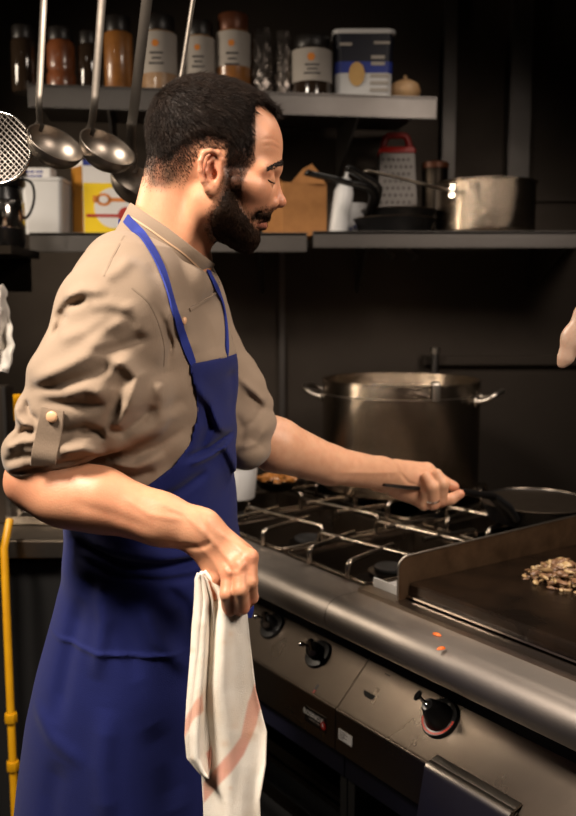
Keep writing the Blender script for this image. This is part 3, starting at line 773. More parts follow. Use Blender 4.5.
def buttonat(a, c, r, par, bv):
    p_, n_ = hit(a, c, bv); R = n_.to_track_quat('Z', 'Y').to_matrix()
    MB().lathe([(r*.9,-.002),(r,.001),(r*.95,.0022),(r*.75,.0032),(0,.0036)], p_, R, 24).build('button', 'button', par, ang=60)
buttonat(183.5, 321, .0055, jacket, allbvh)
tab = ribbon([(54,409),(51,425),(46,445),(43,464)], allbvh, .030, .0028, .0012, sm=12).build('sleeve_tab', 'jacket', jacket, ang=50)
tabv = [v.co+off_ for v in tab.data.vertices]; tb = BVHTree.FromPolygons(tabv, [p.vertices for p in tab.data.polygons])
buttonat(52, 417, .0072, tab, tb)

# ---- apron : bib over the chest, wrap skirt, straps and waist tie
TROWS = rows_j[:-1]+[(520,84,228,.160),(560,82,231,.164),(600,72,236,.172),(650,58,240,.180),(700,46,242,.184),(760,36,244,.188),(816,30,244,.192),(900,24,246,.196),(960,22,248,.198)]
TROWS = [r for r in TROWS if r != (520,80,227,.160)]
TROWS = [((py_, a, c-(2 if py_ < 500 else 0), w)) for py_, a, c, w in TROWS]
lo = Vector((P(-12,900,1.27).x, 1.02, P(0,950,1.27).z)); hi = Vector((P(262,500,1.27).x, 1.5, P(0,352,1.27).z))
fp = Field(lo, hi, .0030)
fp.torso(TROWS, 1.27, TH, n=2.45, off=.0065, zlim=(P(0,945,1.27).z, 3))
# waist tie
for pts, a_, w_ in [([(66,548),(110,562),(160,572),(210,576)], -.006, .007), ([(66,536),(110,550),(160,560),(210,566)], .004, .008), ([(66,560),(110,575),(160,586),(205,590)], -.0035, .006),
    ([(98,580),(104,620),(96,680)], .004, .012), ([(118,590),(126,630),(140,680)], -.003, .013), ([(140,600),(160,640),(190,680)], .004, .010), ([(80,600),(66,660),(54,730)], -.004, .013),
    ([(36,645),(90,650),(140,654),(190,657)], .0016, .003), ([(24,714),(50,740),(90,760)], .002, .012), ([(150,720),(170,760),(176,810)], -.0022, .018), ([(110,700),(106,760),(112,816)], .004, .016),
    ([(60,760),(52,800),(50,840)], -.003, .016), ([(160,590),(180,612),(196,650)], -.004, .008)]:
    fp.fold(pts, a_*1.4, w_, 1.10, side=1.27)
for pts, a_, w_ in [([(203,400),(206,430),(196,460)], -.003, .006), ([(196,380),(212,420),(222,446)], .004, .006), ([(184,458),(205,456),(228,446)], -.003, .005), ([(188,464),(208,461),(230,452)], .003, .005), ([(220,450),(230,480),(236,520)], .005, .008),
                    ([(226,376),(230,400),(228,430)], -.004, .007), ([(150,500),(180,490),(206,476)], -.003, .007)]:
    fp.fold(pts, a_*2.1, w_, 1.15, side=1.30)
gx, gy, gz = fp._xyz((slice(0, None),)*3)
fp.F -= ((np.sin(gx*60+gz*40+2*np.sin(gz*30))*.0009+np.sin(gx*30-gz*75+gy*20+1.5*np.sin(gx*45))*.0009)*smoothstep(.95, 1.15, gz)+np.sin(gx*26+gy*18+1.2*np.sin(gz*9))*.0016*smoothstep(1.05, .8, gz)).astype(np.float32)
fp.mask(apron_poly, 1.18)
apron_me = fp.mesh()
abvh = BVHTree.FromPolygons([v.co for v in apron_me.vertices], [p.vertices for p in apron_me.polygons])
apron = link('apron', apron_me, 'apron', person)
ribbon([(127,219),(138,231),(149,246),(160,267),(168,291),(175,316),(184,343),(193,367)], allbvh, .0135, .0022, .001, sm=6).build('neck_strap', 'strap', apron, ang=60)
ribbon([(207,271),(210,277),(217,291),(222,305),(225,322),(226,342),(226,364)], allbvh, .008, .0022, .001, sm=6).build('neck_strap', 'strap', apron, ang=60)
pb = [collar_pt(a, -.004)+Vector((math.cos(a)*.004, math.sin(a)*.006, 0)) for a in np.linspace(PI*1.02, PI*.35, 12)]
MB().tube(pb, [(.006,.0015)]*12, 8, flat=(0,0,1)).build('neck_strap', 'strap', apron, ang=60)
# tie ends hanging by the hip behind the cloth
MB().tube(bezier([P(236,560,1.14), P(246,584,1.10), P(248,606,1.09), P(246,617,1.09)], 6), [(.008,.0022)]*19, 8, flat=(1,0,0)).build('tie_end', 'strap', apron, ang=60)
# ---- ring on the far hand
rp = b(434.5,505.5,1.634); rd = (b(432,487,1.622)-b(433,503,1.633)).normalized(); Rr = rd.to_track_quat('Z','Y').to_matrix()
MB().lathe([(r6(7.3),-.0016),(r6(8.1),-.0014),(r6(8.1),.0014),(r6(7.3),.0016),(r6(7.3),-.0016)], b(432.6,499,1.63), Rr, 28).build('finger_ring', 'chrome', person)
# ---- trousers, shoes (below the frame)
ft = Field((-.40, 1.02, .05), (.08, 1.52, .98), .007)
for s in (-1, 1):
    hip = Vector((HPx.x, 1.27+s*.085, .9)); knee = Vector((HPx.x+.02, 1.27+s*.10, .50)); ank = Vector((HPx.x-.01, 1.27+s*.11, .11))
    ft.rc(hip, knee, .080, .070, .03); ft.rc(knee, ank, .070, .060, .02)
ft.ell((HPx.x, 1.27, .9), (.10, .13, .07), .03)
link('trousers', ft.mesh(), 'trousers', person)
for s in (-1, 1):
    fs = Field((HPx.x-.13, 1.27+s*.11-.08, -.01), (HPx.x+.24, 1.27+s*.11+.08, .14), .005)
    c0 = Vector((HPx.x-.03, 1.27+s*.11, .05))
    fs.rc(c0, c0+Vector((.14,0,-.01)), .048, .040, .02); fs.rc(c0+Vector((0,0,.02)), c0+Vector((.01,0,.06)), .045, .042, .02)
    Z = fs.ax[2][None, None, :]; fs.F = np.maximum(fs.F, (0.001-Z)*np.ones_like(fs.F)).astype(np.float32)
    link('shoe', fs.mesh(), 'shoe', person)

# ---- towel hanging from the near hand
def sheet(left, right, Yf, nu, nv, th, stripes):
    """left/right: px contours (same py list)"""
    py0, py1 = left[0][1], left[-1][1]; V = []; tn = []
    for j in range(nv+1):
        y = py0+(py1-py0)*j/nv
        xl = np.interp(y, [p[1] for p in left], [p[0] for p in left]); xr = np.interp(y, [p[1] for p in right], [p[0] for p in right])
        for i in range(nu+1):
            u = i/nu; x = xl+(xr-xl)*u; v = j/nv
            V.append(P(x, y, Yf(u, v))); tn.append((x, y))
    Fc = [[j*(nu+1)+i, j*(nu+1)+i+1, (j+1)*(nu+1)+i+1, (j+1)*(nu+1)+i] for j in range(nv) for i in range(nu)]
    me = bpy.data.meshes.new('sheet'); me.from_pydata([tuple(v) for v in V], [], Fc)
    tn = np.array(tn); base = np.tile(lin((250,243,231)), (len(V), 1)); pk = lin((226,150,128))
    for s_ in stripes:
        base = blend(base, pk, .82*smoothstep(1.2, -1.2, polysdf(tn[:, 0], tn[:, 1], s_)))
    for k in range(26):
        c = (rng.uniform(188,266), rng.uniform(600,816)); base = blend(base, lin((214,160,104)), .32*rng.uniform(.3,1)*np.exp(-((tn-np.array(c))**2).sum(1)/rng.uniform(1.5,5)**2))
    tint(me, base)
    bmx = bmesh.new(); bmx.from_mesh(me); bmesh.ops.solidify(bmx, geom=bmx.faces[:], thickness=th); bmx.to_mesh(me); bmx.free(); smooth(me, 80); return me
L1 = [(201,571),(197,577),(195,600),(192,640),(191,690),(194,730),(202,770),(204,800),(206,860)]
R1 = [(206,571),(224,580),(246,600),(250,640),(256,690),(267,732),(266,765),(260,800),(262,860)]
Y1 = lambda u, v: 1.032-.008*v+(.005+.006*min(1,v*3))*math.sin(u*8+1.2*v+.5)*(1-.5*v)+.0022*math.sin(u*19+v*5)*(1-v*.6)-.022*math.sin(PI*u)*v+.004*math.sin(v*9+u*4)
S1 = [[(247,702),(256,682),(262,706),(256,724),(243,754),(226,778),(205,802),(204,782),(222,762),(240,736)]]
m1 = sheet(L1, R1, Y1, 70, 150, .0022, S1)
L2 = [(198,573),(194.5,579),(194,600),(192,650),(188,700),(186,735),(188,758),(200,772),(206,777)]
R2 = [(203,573),(208,580),(214,600),(215,650),(214,700),(213,735),(212,755),(210,770),(208,777)]
Y2 = lambda u, v: 1.018-.006*v+.010*math.cos(u*7+.4)*min(1, v*4)+.003*math.sin(u*17+v*5)
S2 = [[(180,735),(190,712),(201,694),(202,710),(192,724),(184,742)], [(205,752),(213,745),(213,766),(208,772)]]
m2 = sheet(L2, R2, Y2, 40, 110, .0022, S2)
tag(link('tea_towel', joinmeshes([m1, m2]), 'towel'), 'stained off-white tea towel with pink stripes hanging from the man\'s near hand', 'towel')

# ================================================================== ROOM
def struct(name, mb, m, **k): o = mb.build(name, m, None, **k); o['kind'] = 'structure'; return o
RX0, RX1, RY0, RY1, RZ = -2.0, 2.3, -1.6, 2.88, 2.75
struct('floor', MB().box(((RX0+RX1)/2,(RY0+RY1)/2,-.05),(RX1-RX0+.4,RY1-RY0+.4,.1)), 'floor')
struct('ceiling', MB().box(((RX0+RX1)/2,(RY0+RY1)/2,RZ+.05),(RX1-RX0+.4,RY1-RY0+.4,.1)), 'ceil')
struct('wall_back', MB().box(((RX0+RX1)/2,RY1+.05,RZ/2),(RX1-RX0+.4,.1,RZ)), 'wall')
struct('wall_left', MB().box((RX0-.05,(RY0+RY1)/2,RZ/2),(.1,RY1-RY0,RZ)), 'paint')
struct('wall_right', MB().box((RX1+.05,(RY0+RY1)/2,RZ/2),(.1,RY1-RY0,RZ)), 'paint')
struct('wall_front', MB().box(((RX0+RX1)/2,RY0-.05,RZ/2),(RX1-RX0+.4,.1,RZ)), 'paint')
# steel trims standing on the back wall
YW = RY1
def wallx(a): return P(a, 200, YW-.02).x
struct('trim_1', MB().box((wallx(447),YW-.015,2.2),(wallx(453)-wallx(440),.03,1.08)), 'shelf', bevel=.003)
struct('trim_2', MB().box((wallx(516),YW-.02,2.2),(wallx(526)-wallx(505),.04,1.08)), 'shelf', bevel=.004)
struct('trim_3', MB().box((wallx(282),YW-.015,1.30),(.018,.03,.66)), 'shelf', bevel=.003)
struct('trim_4', MB().box((1.30,YW-.02,P(0,360,YW).z),(1.7,.04,.03)), 'wall', bevel=.003)
struct('trim_5', MB().box((1.30,YW-.008,P(0,200,YW).z),(1.5,.016,.012)), 'wall')
for i, x in enumerate((P(340,300,YW).x, P(392,300,YW).x)):
    pass

# ---- shelves
def shelf(name, label, p0, p1, depth, lip, rz_):
    t = thing(name, label, 'shelf', (p0+p1)/2)
    d = p1-p0; L = d.length; a = math.atan2(d.y, d.x); R = Matrix.Rotation(a, 3, 'Z'); c = (p0+p1)/2
    n = R @ Vector((0,1,0))
    MB().box(c+n*depth/2-Vector((0,0,.004)), (L,depth,.008), R).build('board', 'shelf', t)
    MB().box(c+n*.004-Vector((0,0,lip/2+.0)), (L,.008,lip), R).build('front_lip', 'shelf', t, bevel=.002)
    for k in (-.32, .32):
        q0 = c+R @ Vector((L*k,0,0))
        MB().add([q0+n*x+R @ Vector((s_*.003,0,0))+Vector((0,0,z)) for s_ in (-1,1) for x, z in ((.03,-.008),(depth,-.008),(depth,-.16))], [[0,1,2],[3,5,4],[0,3,4,1],[1,4,5,2],[2,5,3,0]]).build('bracket', 'shelf', t)
    return t
U0, U1 = P(27,84,2.27), P(437,96.5,2.41); zU = (U0.z+U1.z)/2; U0.z = U1.z = zU
shelf('wall_shelf', 'upper steel shelf carrying the row of jars', U0, U1, .42, .058, 0)
L0_, L1_ = P(29,234.5,2.36), P(307,231.5,2.36); L0_.z = L1_.z = P(0,232.5,2.36).z
shelf('wall_shelf', 'lower steel shelf behind the man with the yellow box', L0_, L1_, .50, .052, 0)
R0_, R1_ = P(313,231,2.36), P(640,231,2.36); R1_.z = R0_.z
shelf('wall_shelf', 'lower steel shelf under the saucepan and black pans', R0_, R1_, .50, .045, 0)
zL = L0_.z; zR = R0_.z
def shelfY(a, back=.09):
    t = (a-27)/410; return 2.27+.14*t+back
def jar(a0, a1, top, kind, label, name='jar', cat='jar', group=None, back=.10):
    Y = shelfY((a0+a1)/2, back); c = P((a0+a1)/2, 90, Y); r = (a1-a0)/2*Y/F; h = P(0, top, Y).z-zU; c.z = zU
    t = thing(name, label, cat, c, group)
    lidm, bodym, low = {'dark':('lid','glass','glass'), 'rust':('lid','spice','spice'), 'rust2':('lid','spice','glass'), 'grain':('lid','lentil','spice2'),
                   'label':('lid','paper','lentil'), 'copper':('brownlid','paper','spice2'), 'label2':('lid','paper','glass')}[kind]
    lh = h*.2
    def body(r_, z0, z1): return [(0,z0),(r_*.9,z0),(r_,z0+.004),(r_,z1-.008),(r_*.93,z1-.002),(r_*.8,z1+.002),(0,z1+.002)]
    if kind == 'rust':
        prof = [(0,0),(r*.92,0),(r,.006),(r,h*.28),(r*.88,h*.33),(r*.96,h*.4),(r*.96,h*.72),(r*.8,h*.8),(0,h*.8)]
    else: prof = body(r, 0, h-lh)
    MB().lathe(prof, c, None, 32).build('container', low, t, ang=50)
    MB().lathe([(0,h-lh),(r*.86,h-lh),(r*.88,h-lh+.002),(r*.88,h-.003),(r*.84,h),(0,h)], c, None, 32).build('lid', lidm, t, ang=50)
    if kind in ('label','copper','label2'):
        z0 = h*.26 if kind != 'copper' else h*.36
        lab = MB(); n = 28; V = []
        for i in range(n+1):
            a = -PI*.97+PI*.94*i/n
            for rr in (r*1.0, r*1.012):
                for zz in (z0, h-lh-.006): V.append(c+Vector((rr*math.cos(a), rr*math.sin(a), zz)))
        Fc = [[i*4+a_, i*4+b_, (i+1)*4+b_, (i+1)*4+a_] for i in range(n) for a_, b_ in ((0,1),(1,3),(3,2),(2,0))]
        lo_ = lab.add(V, Fc).build('label', 'paper', t, ang=50)
        e = MB()
        e.lathe([(0,.0),(r*.2,.0),(r*.2,.0006),(0,.0008)], c+Vector((-r*.05,-r*1.012,h*.62)), Matrix.Rotation(PI/2,3,'X'), 6)
        e.build('emblem', 'orange', lo_)
        e = MB()
        for k in range(3): e.box(c+Vector((0,-r*1.01,h*(.50-.065*k))), (r*(.7,.5,.8)[k],.0012,h*.026))
        e.build('printing', 'ink', lo_)
    return t
jar(13,37,27,'dark','black glass jar at the left end of the upper shelf')
jar(48,76,29,'rust','ribbed jar of rust-coloured spice with a black lid')
jar(79,101,33,'rust2','dark-lidded spice jar between the ribbed jar and pale grain jar')
jar(105,133,18,'grain','tall jar of pale yellow grain behind the second ladle')
jar(142,177,18,'label','white labelled jar with pinkish contents above the third ladle handle')
jar(185,215,23,'label','white labelled jar behind the thin ladle handle above his head')
jar(217,250,16,'copper','jar with copper lid, white label and amber contents')
jar(292,331,38,'label2','white labelled jar just left of the blue and white tub')
def bag(a0, a1, top, label):
    Y = shelfY((a0+a1)/2, .10); c = P((a0+a1)/2, 90, Y); c.z = zU; r = (a1-a0)/2*Y/F; h = P(0, top, Y).z-zU
    V = []; n = 26; m_ = 18
    for j in range(m_+1):
        z = h*j/m_; s_ = 1-.25*(j/m_)**3
        for i in range(n):
            a = 2*PI*i/n; w = 1+.07*math.sin(a*5+j*1.3)+.05*math.sin(a*9-j)
            V.append(c+Vector((math.cos(a)*r*s_*w, math.sin(a)*r*.8*w*(1-.75*(j/m_)**2), z)))
    Fc = [[j*n+i, j*n+(i+1) % n, (j+1)*n+(i+1) % n, (j+1)*n+i] for j in range(m_) for i in range(n)]+[list(range(n))[::-1], [m_*n+i for i in range(n)]]
    tag(MB().add(V, Fc).build('foil_bag', 'foil', None, ang=30), label, 'bag')
bag(251,272,28,'crumpled foil bag right of the copper-lidded jar')
bag(275,291,31,'narrow dark foil bag beside the labelled jar')
# blue and white tub
Y = shelfY(362,.12); c = P(362,90,Y); c.z = zU; w_ = 58*Y/F; h = P(0,36,Y).z-zU
t = thing('storage_tub', 'navy and white plastic tub with an egg picture on the upper shelf', 'tub', c)
def rrect(w, d, r, n=6):
    o = []
    for cx, cy, a0 in ((w/2-r,d/2-r,0),(-w/2+r,d/2-r,PI/2),(-w/2+r,-d/2+r,PI),(w/2-r,-d/2+r,1.5*PI)):
        for k in range(n+1): a = a0+PI/2*k/n; o.append((cx+r*math.cos(a), cy+r*math.sin(a)))
    return o
def rbox(c, layers):
    """layers = (w, d, r, z)"""
    mb = MB(); V = []; n = None
    for w, d, r, z in layers:
        q_ = rrect(w, d, r); n = len(q_); V += [Vector(c)+Vector((x, y, z)) for x, y in q_]
    k = len(layers)
    Fc = [[j*n+i, j*n+(i+1) % n, (j+1)*n+(i+1) % n, (j+1)*n+i] for j in range(k-1) for i in range(n)]+[list(range(n))[::-1], [(k-1)*n+i for i in range(n)]]
    return mb.add(V, Fc)
D_ = w_*.8
rbox(c, [(w_*.9,D_*.9,.02,0),(w_*.92,D_*.92,.02,h*.42)]).build('tub_body', 'white', t)
rbox(c, [(w_*.921,D_*.921,.02,h*.42),(w_*.97,D_*.97,.02,h*.93)]).build('tub_sleeve', 'navy', t)
rbox(c, [(w_*.93,D_*.93,.02,h*.38),(w_*.945,D_*.945,.02,h*.54)]).build('blue_band', 'blue', t)
rbox(c, [(w_*1.0,D_*1.0,.02,h*.93),(w_*1.02,D_*1.02,.02,h*.94),(w_*1.02,D_*1.02,.02,h*.985),(w_*.98,D_*.98,.02,h)]).build('lid', 'white', t)
MB().lathe([(0,0),(.022,0),(.022,.001),(0,.002)], c+Vector((-w_*.12,-D_*.478,h*.36)), Matrix.Rotation(PI/2,3,'X'), 32, 1, 1.45).build('egg_picture', 'tan', t)
e = MB()
for k in range(2): e.box(c+Vector((w_*.22,-D_*.478,h*(.6-.09*k))), (w_*.22,.0014,h*.05))
for k in range(3): e.box(c+Vector((w_*.25,-D_*.468,h*(.34-.1*k))), (w_*.3,.0014,h*.05))
e.box(c+Vector((-w_*.3,-D_*.492,h*.78)), (w_*.2,.0014,h*.04)); e.box(c+Vector((w_*.28,-D_*.492,h*.80)), (w_*.26,.0014,h*.04))
e.build('printing', 'paper', t)
# onion / paper-skinned bulb
Y = shelfY(405,.10); c = P(405,90,Y); c.z = zU
tag(MB().lathe([(0,.001),(.020,.002),(.036,.016),(.042,.034),(.036,.054),(.020,.064),(.007,.068),(.004,.078),(0,.08)], c, None, 28, 1.05).build('onion', 'onion', None, ang=60), 'pale papery onion at the right end of the upper shelf', 'onion')
# ---- lower shelf, left
Y = 2.46; c = P(48,230,Y); c.z = zL; w_ = 40*Y/F; h = P(0,181,Y).z-zL
t = thing('plastic_tub', 'plain white plastic tub on the lower shelf left of the yellow box', 'tub', c)
rbox(c, [(w_*.88,w_*.85,.012,0),(w_*.98,w_*.95,.012,h*.98)]).build('tub_body', 'white', t)
rbox(c, [(w_*1.04,w_*1.0,.012,h*.96),(w_*1.04,w_*1.0,.012,h*1.0),(w_*.98,w_*.95,.012,h*1.02)]).build('lid', 'white', t)
rbox(c+Vector((-.015,.01,0)), [(w_*.6,w_*.5,.008,h*1.02),(w_*.6,w_*.5,.008,h*1.22)]).build('blue_packet', 'whitecard', t)
e = MB()
for k in range(12): e.box(c+Vector((-.045+.0075*(k%6)+random.uniform(-.002,.002), .01-w_*.251, h*(1.07+.08*(k//6)))), (.005,.0012,.007))
e.build('printing', 'blue', t)
Y = 2.45; xa, xb = P(84,230,Y).x, P(131,230,Y).x; h = P(0,160,Y).z-zL
xs = P(69,230,Y).x
t = thing('carton', 'yellow and white carton with orange and red spoon pictures', 'box', ((xs+xb)/2, Y, zL))
mb = MB(); dd = .10
fp_ = [(xs,Y+.05),(xa,Y),(xb,Y+.02),(xb-.01,Y+.12),(xs+.01,Y+.14)]
def slab(z0, z1, inset=0.0):
    n = len(fp_); cx = sum(p[0] for p in fp_)/n; cy = sum(p[1] for p in fp_)/n
    q_ = [(cx+(x-cx)*(1+inset), cy+(y-cy)*(1+inset)) for x, y in fp_]
    V = [Vector((x,y,z0)) for x, y in q_]+[Vector((x,y,z1)) for x, y in q_]
    return MB().add(V, [[i,(i+1)%n,n+(i+1)%n,n+i] for i in range(n)]+[list(range(n))[::-1], list(range(n,2*n))])
slab(zL, zL+h).build('box_body', 'whitecard', t)
fd = Vector((xb-xa,.02,0)).normalized(); fn = Vector((fd.y,-fd.x,0)); f0 = Vector((xa,Y,zL)); FW = (Vector((xb,Y+.02,0))-Vector((xa,Y,0))).length
def face(mb, pts, th=.0008, off=.0):
    """flat shape on the carton's front, pts in (fraction across, height)"""
    V = [f0+fd*(a*FW)+Vector((0,0,z))+fn*off for a, z in pts]+[f0+fd*(a*FW)+Vector((0,0,z))+fn*(off+th) for a, z in pts]; n = len(pts)
    return mb.add(V, [[i,(i+1)%n,n+(i+1)%n,n+i] for i in range(n)]+[list(range(n))[::-1], list(range(n,2*n))])
face(MB(), [(0.01,.0),(.995,0),(.995,h*.70),(.01,h*.70)], off=.0004).build('yellow_panel', 'yellow', t)
sd = (Vector((xa,Y,0))-Vector((xs,Y+.05,0))); s0 = Vector((xs,Y+.05,zL)); sn = Vector((sd.y,-sd.x,0)).normalized()
V = [s0+sn*o+sd*a+Vector((0,0,z)) for o in (.0004,.0012) for a, z in ((.01,0),(.99,0),(.99,h*.93),(.01,h*.93))]
MB().add(V, [[0,1,2,3],[4,7,6,5],[0,4,5,1],[1,5,6,2],[2,6,7,3],[3,7,4,0]]).build('side_panel', 'ochre', t)
face(MB(), [(.01,h*.93),(.995,h*.93),(.995,h),(.01,h)], off=.0005).build('blue_stripe', 'blue', t)
circ = lambda cx, cz, r, n=28, sx=1: [(cx+r/FW*math.cos(2*PI*k/n)*sx, cz+r*math.sin(2*PI*k/n)) for k in range(n)]
face(MB(), circ(.62, h*.37, h*.27, sx=.95), off=.0014).build('white_disc', 'whitecard', t)
mb = face(MB(), circ(.42, h*.48, h*.085, 20, 1.25), off=.0024); face(mb, [(.5,h*.455),(.98,h*.455),(.98,h*.505),(.5,h*.505)], off=.0024); face(mb, [(.2,h*.44),(.35,h*.44),(.35,h*.53),(.2,h*.53)], off=.0024)
mb.build('orange_spoon', 'orange', t)
face(MB(), circ(.42, h*.48, h*.05, 18, 1.2), off=.0034).build('spoon_bowl', 'whitecard', t)
mb = face(MB(), circ(.88, h*.27, h*.115, 20, .95), off=.0024); face(mb, [(.06,h*.245),(.75,h*.245),(.75,h*.285),(.06,h*.285)], off=.0024)
mb.build('red_spoon', 'red', t)
# black handled jug at the left edge
Y = 2.2; c = P(2,206,Y); c.z = zL+.0
t = thing('jug', 'black jug with chrome body and thin looped handle at the left edge', 'jug', (c.x, c.y, zL-.05))
MB().lathe([(0,0),(.050,0),(.055,.01),(.052,.12),(.046,.15),(0,.15)], (c.x,c.y,zL-.05), None, 32).build('jug_body', 'black', t)
MB().lathe([(.0545,.045),(.0565,.05),(.0555,.11),(.053,.115)], (c.x,c.y,zL-.05), None, 32).build('chrome_sleeve', 'chrome', t)
MB().lathe([(0,.148),(.056,.148),(.060,.156),(.058,.168),(0,.172)], (c.x,c.y,zL-.05), None, 32).build('lid', 'black', t)
MB().tube(bezier([P(22,178,Y), P(32,184,Y), P(34,200,Y), P(28,216,Y), P(16,222,Y)], 7), .0035, 8).build('handle', 'black', t)
t2 = thing('side_shelf', 'dark steel side shelf under the black jug at the left edge', 'shelf', (c.x-.05, 2.22, zL-.06))
MB().box((c.x-.16, 2.22, zL-.062), (.42, .24, .02)).build('board', 'darksteel', t2)
MB().box((c.x-.16, 2.32, zL-.11), (.38, .02, .1)).build('bracket', 'darksteel', t2)
# ---- lower shelf, right
Y = 2.45
def flatprism(pts, y0, y1):
    n = len(pts); V = [Vector((p.x, y0, p.z)) for p in pts]+[Vector((p.x, y1, p.z)) for p in pts]
    return MB().add(V, [[i,(i+1)%n,n+(i+1)%n,n+i] for i in range(n)]+[list(range(n))[::-1], list(range(n,2*n))])
t = thing('cardboard_box', 'open cardboard box on the lower shelf in front of his face', 'box', (P(296,230,Y).x, Y, zL))
x0, x1, xm = P(262,230,Y).x, P(327,230,Y).x, P(283,230,Y).x; hb = P(0,182,Y).z-zL
bx = [(x0,Y+.08),(xm,Y),(x1,Y+.03),(x1-.02,Y+.16),(x0+.02,Y+.18)]
def wallq(a, b_, z0, z1, z1b=None, th=.003):
    a = Vector((a[0],a[1],0)); b_ = Vector((b_[0],b_[1],0)); n = (b_-a).normalized().cross(Vector((0,0,1)))*th
    z1b = z1 if z1b is None else z1b
    V = [a+Vector((0,0,z0)),b_+Vector((0,0,z0)),b_+Vector((0,0,z1b)),a+Vector((0,0,z1))]; V += [v-n for v in V]
    return V, [[0,1,2,3],[7,6,5,4],[0,4,5,1],[1,5,6,2],[2,6,7,3],[3,7,4,0]]
mb = MB()
for i in range(5): mb.add(*wallq(bx[i], bx[(i+1)%5], zL, zL+hb))
mb.box(((x0+x1)/2,Y+.09,zL+.004), (x1-x0-.03,.12,.004)); mb.build('box_body', 'card', t)
fl = [P(290,183,Y), P(303,168,Y), P(312,163,Y), P(318,170,Y), P(326,183,Y)]
flatprism([Vector((p.x,0,p.z)) for p in fl], Y+.015, Y+.019).build('flap', 'card', t)
V = [Vector((x0,Y+.08,zL+hb)),Vector((xm,Y,zL+hb)),Vector((xm-.03,Y-.01,zL+hb+.022)),Vector((x0-.02,Y+.05,zL+hb+.03))]
MB().add(V+[v+Vector((0,.003,.002)) for v in V], [[0,1,2,3],[7,6,5,4],[0,4,5,1],[1,5,6,2],[2,6,7,3],[3,7,4,0]]).build('flap', 'card', t)
Y = 2.50; c = P(337,230,Y); c.z = zR
t = thing('squeeze_bottle', 'leaning white plastic bottle right of the cardboard box', 'bottle', (c.x,c.y,zR))
R = Matrix.Rotation(math.radians(9), 3, 'Y')
MB().lathe([(0,0),(.026,.002),(.028,.008),(.028,.12),(.022,.138),(.012,.144),(0,.144)], c+Vector((0,0,.002)), R, 26).build('bottle_body', 'white', t)
MB().lathe([(0,.143),(.014,.143),(.014,.158),(.006,.162),(.004,.178),(0,.178)], c+Vector((0,0,.002)), R, 20).build('nozzle', 'white', t)
c = P(350,230,2.69); c.z = zR
t = thing('small_tub', 'small white tub with blue marks behind the black pans', 'tub', (c.x,c.y,zR))
MB().lathe([(0,0),(.040,0),(.046,.004),(.05,.10),(.052,.10),(.052,.108),(0,.11)], (c.x,c.y,zR), None, 30).build('tub_body', 'white', t)
e = MB()
for k in range(5): e.box((c.x-.025+.012*k,c.y-.048,zR+.03+.006*(k%2)), (.007,.003,.009))
e.build('printing', 'blue', t)
# black pans
def panprof(r, h, th=.003): return [(0,0),(r*.82,0),(r*.86,.003),(r,h),(r+.002,h+.001),(r-.002,h+.002),(r*.84,.007),(r*.8,.005),(0,.005)]
def frypan(name, label, c, r, h, hpts, hr_, group=None):
    t = thing(name, label, 'pan', c)
    MB().lathe(panprof(r, h), c, None, 56).build('pan_body', 'pan', t, ang=50)
    MB().lathe([(r-.0015,h),(r+.0025,h),(r+.003,h+.0018),(r,h+.003),(r-.0015,h)], c, None, 56).build('rim', 'panrim', t)
    MB().tube(hpts, hr_, 12, flat=(0,0,1)).build('handle', 'black', t, ang=60)
    return t
c = P(394,230,2.50); c.z = zR+.001
frypan('frying_pan', 'black frying pan at the bottom of the pair with a raised black handle', c, .115, .042, bezier([c+Vector((-.085,-.05,.04)), P(372,192,2.36), P(345,182,2.32), P(312,174,2.28), P(306,172,2.27)], 6), [(.006,.010)]*20+[(.006,.011)]*4+[(.004,.006)])
c2 = c+Vector((.012,.0,.0305))
frypan('frying_pan', 'black frying pan nested on top of the other with a steeper handle', c2, .105, .036, bezier([c2+Vector((-.075,-.06,.034)), P(378,188,2.36), P(362,176,2.33), P(352,170,2.31), P(346,168,2.30)], 6), [(.007,.011)]*22+[(.007,.012)]*2+[(.004,.006)])
# grater
Y = 2.71; c = P(395,230,Y); c.z = zR
t = thing('box_grater', 'steel box grater with red plastic top standing behind the pans', 'grater', c)
wb, wt, hg = 42*Y/F/2, 32*Y/F/2, P(0,153,Y).z-zR
mb = MB(); V = [c+Vector((sx*w1, sy*w1*.75, z)) for w1, z in ((wb,0),(wt,hg)) for sx, sy in ((-1,-1),(1,-1),(1,1),(-1,1))]
mb.add(V, [[0,1,5,4],[1,2,6,5],[2,3,7,6],[3,0,4,7],[4,5,6,7]])
mb.build('grater_body', 'shelf', t)
mb = MB()
for j in range(11):
    for i in range(6):
        z = hg*(.1+.8*j/10); ww = wb+(wt-wb)*z/hg
        mb.lathe([(.0038,0),(.0024,.002),(0,.0022)], c+Vector((-ww*.75+ww*1.5*(i+(j%2)*.5-.25)/5.2, -ww*.75-.0002, z)), Matrix.Rotation(PI/2,3,'X'), 8)
mb.build('grating_teeth', 'darksteel', t)
rbox(c, [(wt*2.15,wt*1.7,.006,hg-.006),(wt*2.2,wt*1.75,.006,hg),(wt*2.0,wt*1.5,.006,hg+.012)]).build('red_collar', 'redp', t)
MB().tube(bent([c+Vector((-wt*.85,0,hg+.008)), c+Vector((-wt*.62,0,hg+.052)), c+Vector((wt*.62,0,hg+.052)), c+Vector((wt*.85,0,hg+.008))], .016, 5), [(.007,.010)]*14, 10, flat=(0,1,0)).build('handle', 'redp', t, ang=60)
# dull carton beside grater
c = P(434,230,2.70); c.z = zR
t = thing('tin', 'dull tin with reddish rim between the grater and the steel upright', 'tin', c)
MB().lathe([(0,0),(.040,0),(.040,.22),(0,.22)], c, None, 30).build('tin_body', 'darksteel', t)
MB().lathe([(.040,.215),(.042,.217),(.042,.232),(.038,.235),(0,.235)], c, None, 30).build('rim', 'brownlid', t)
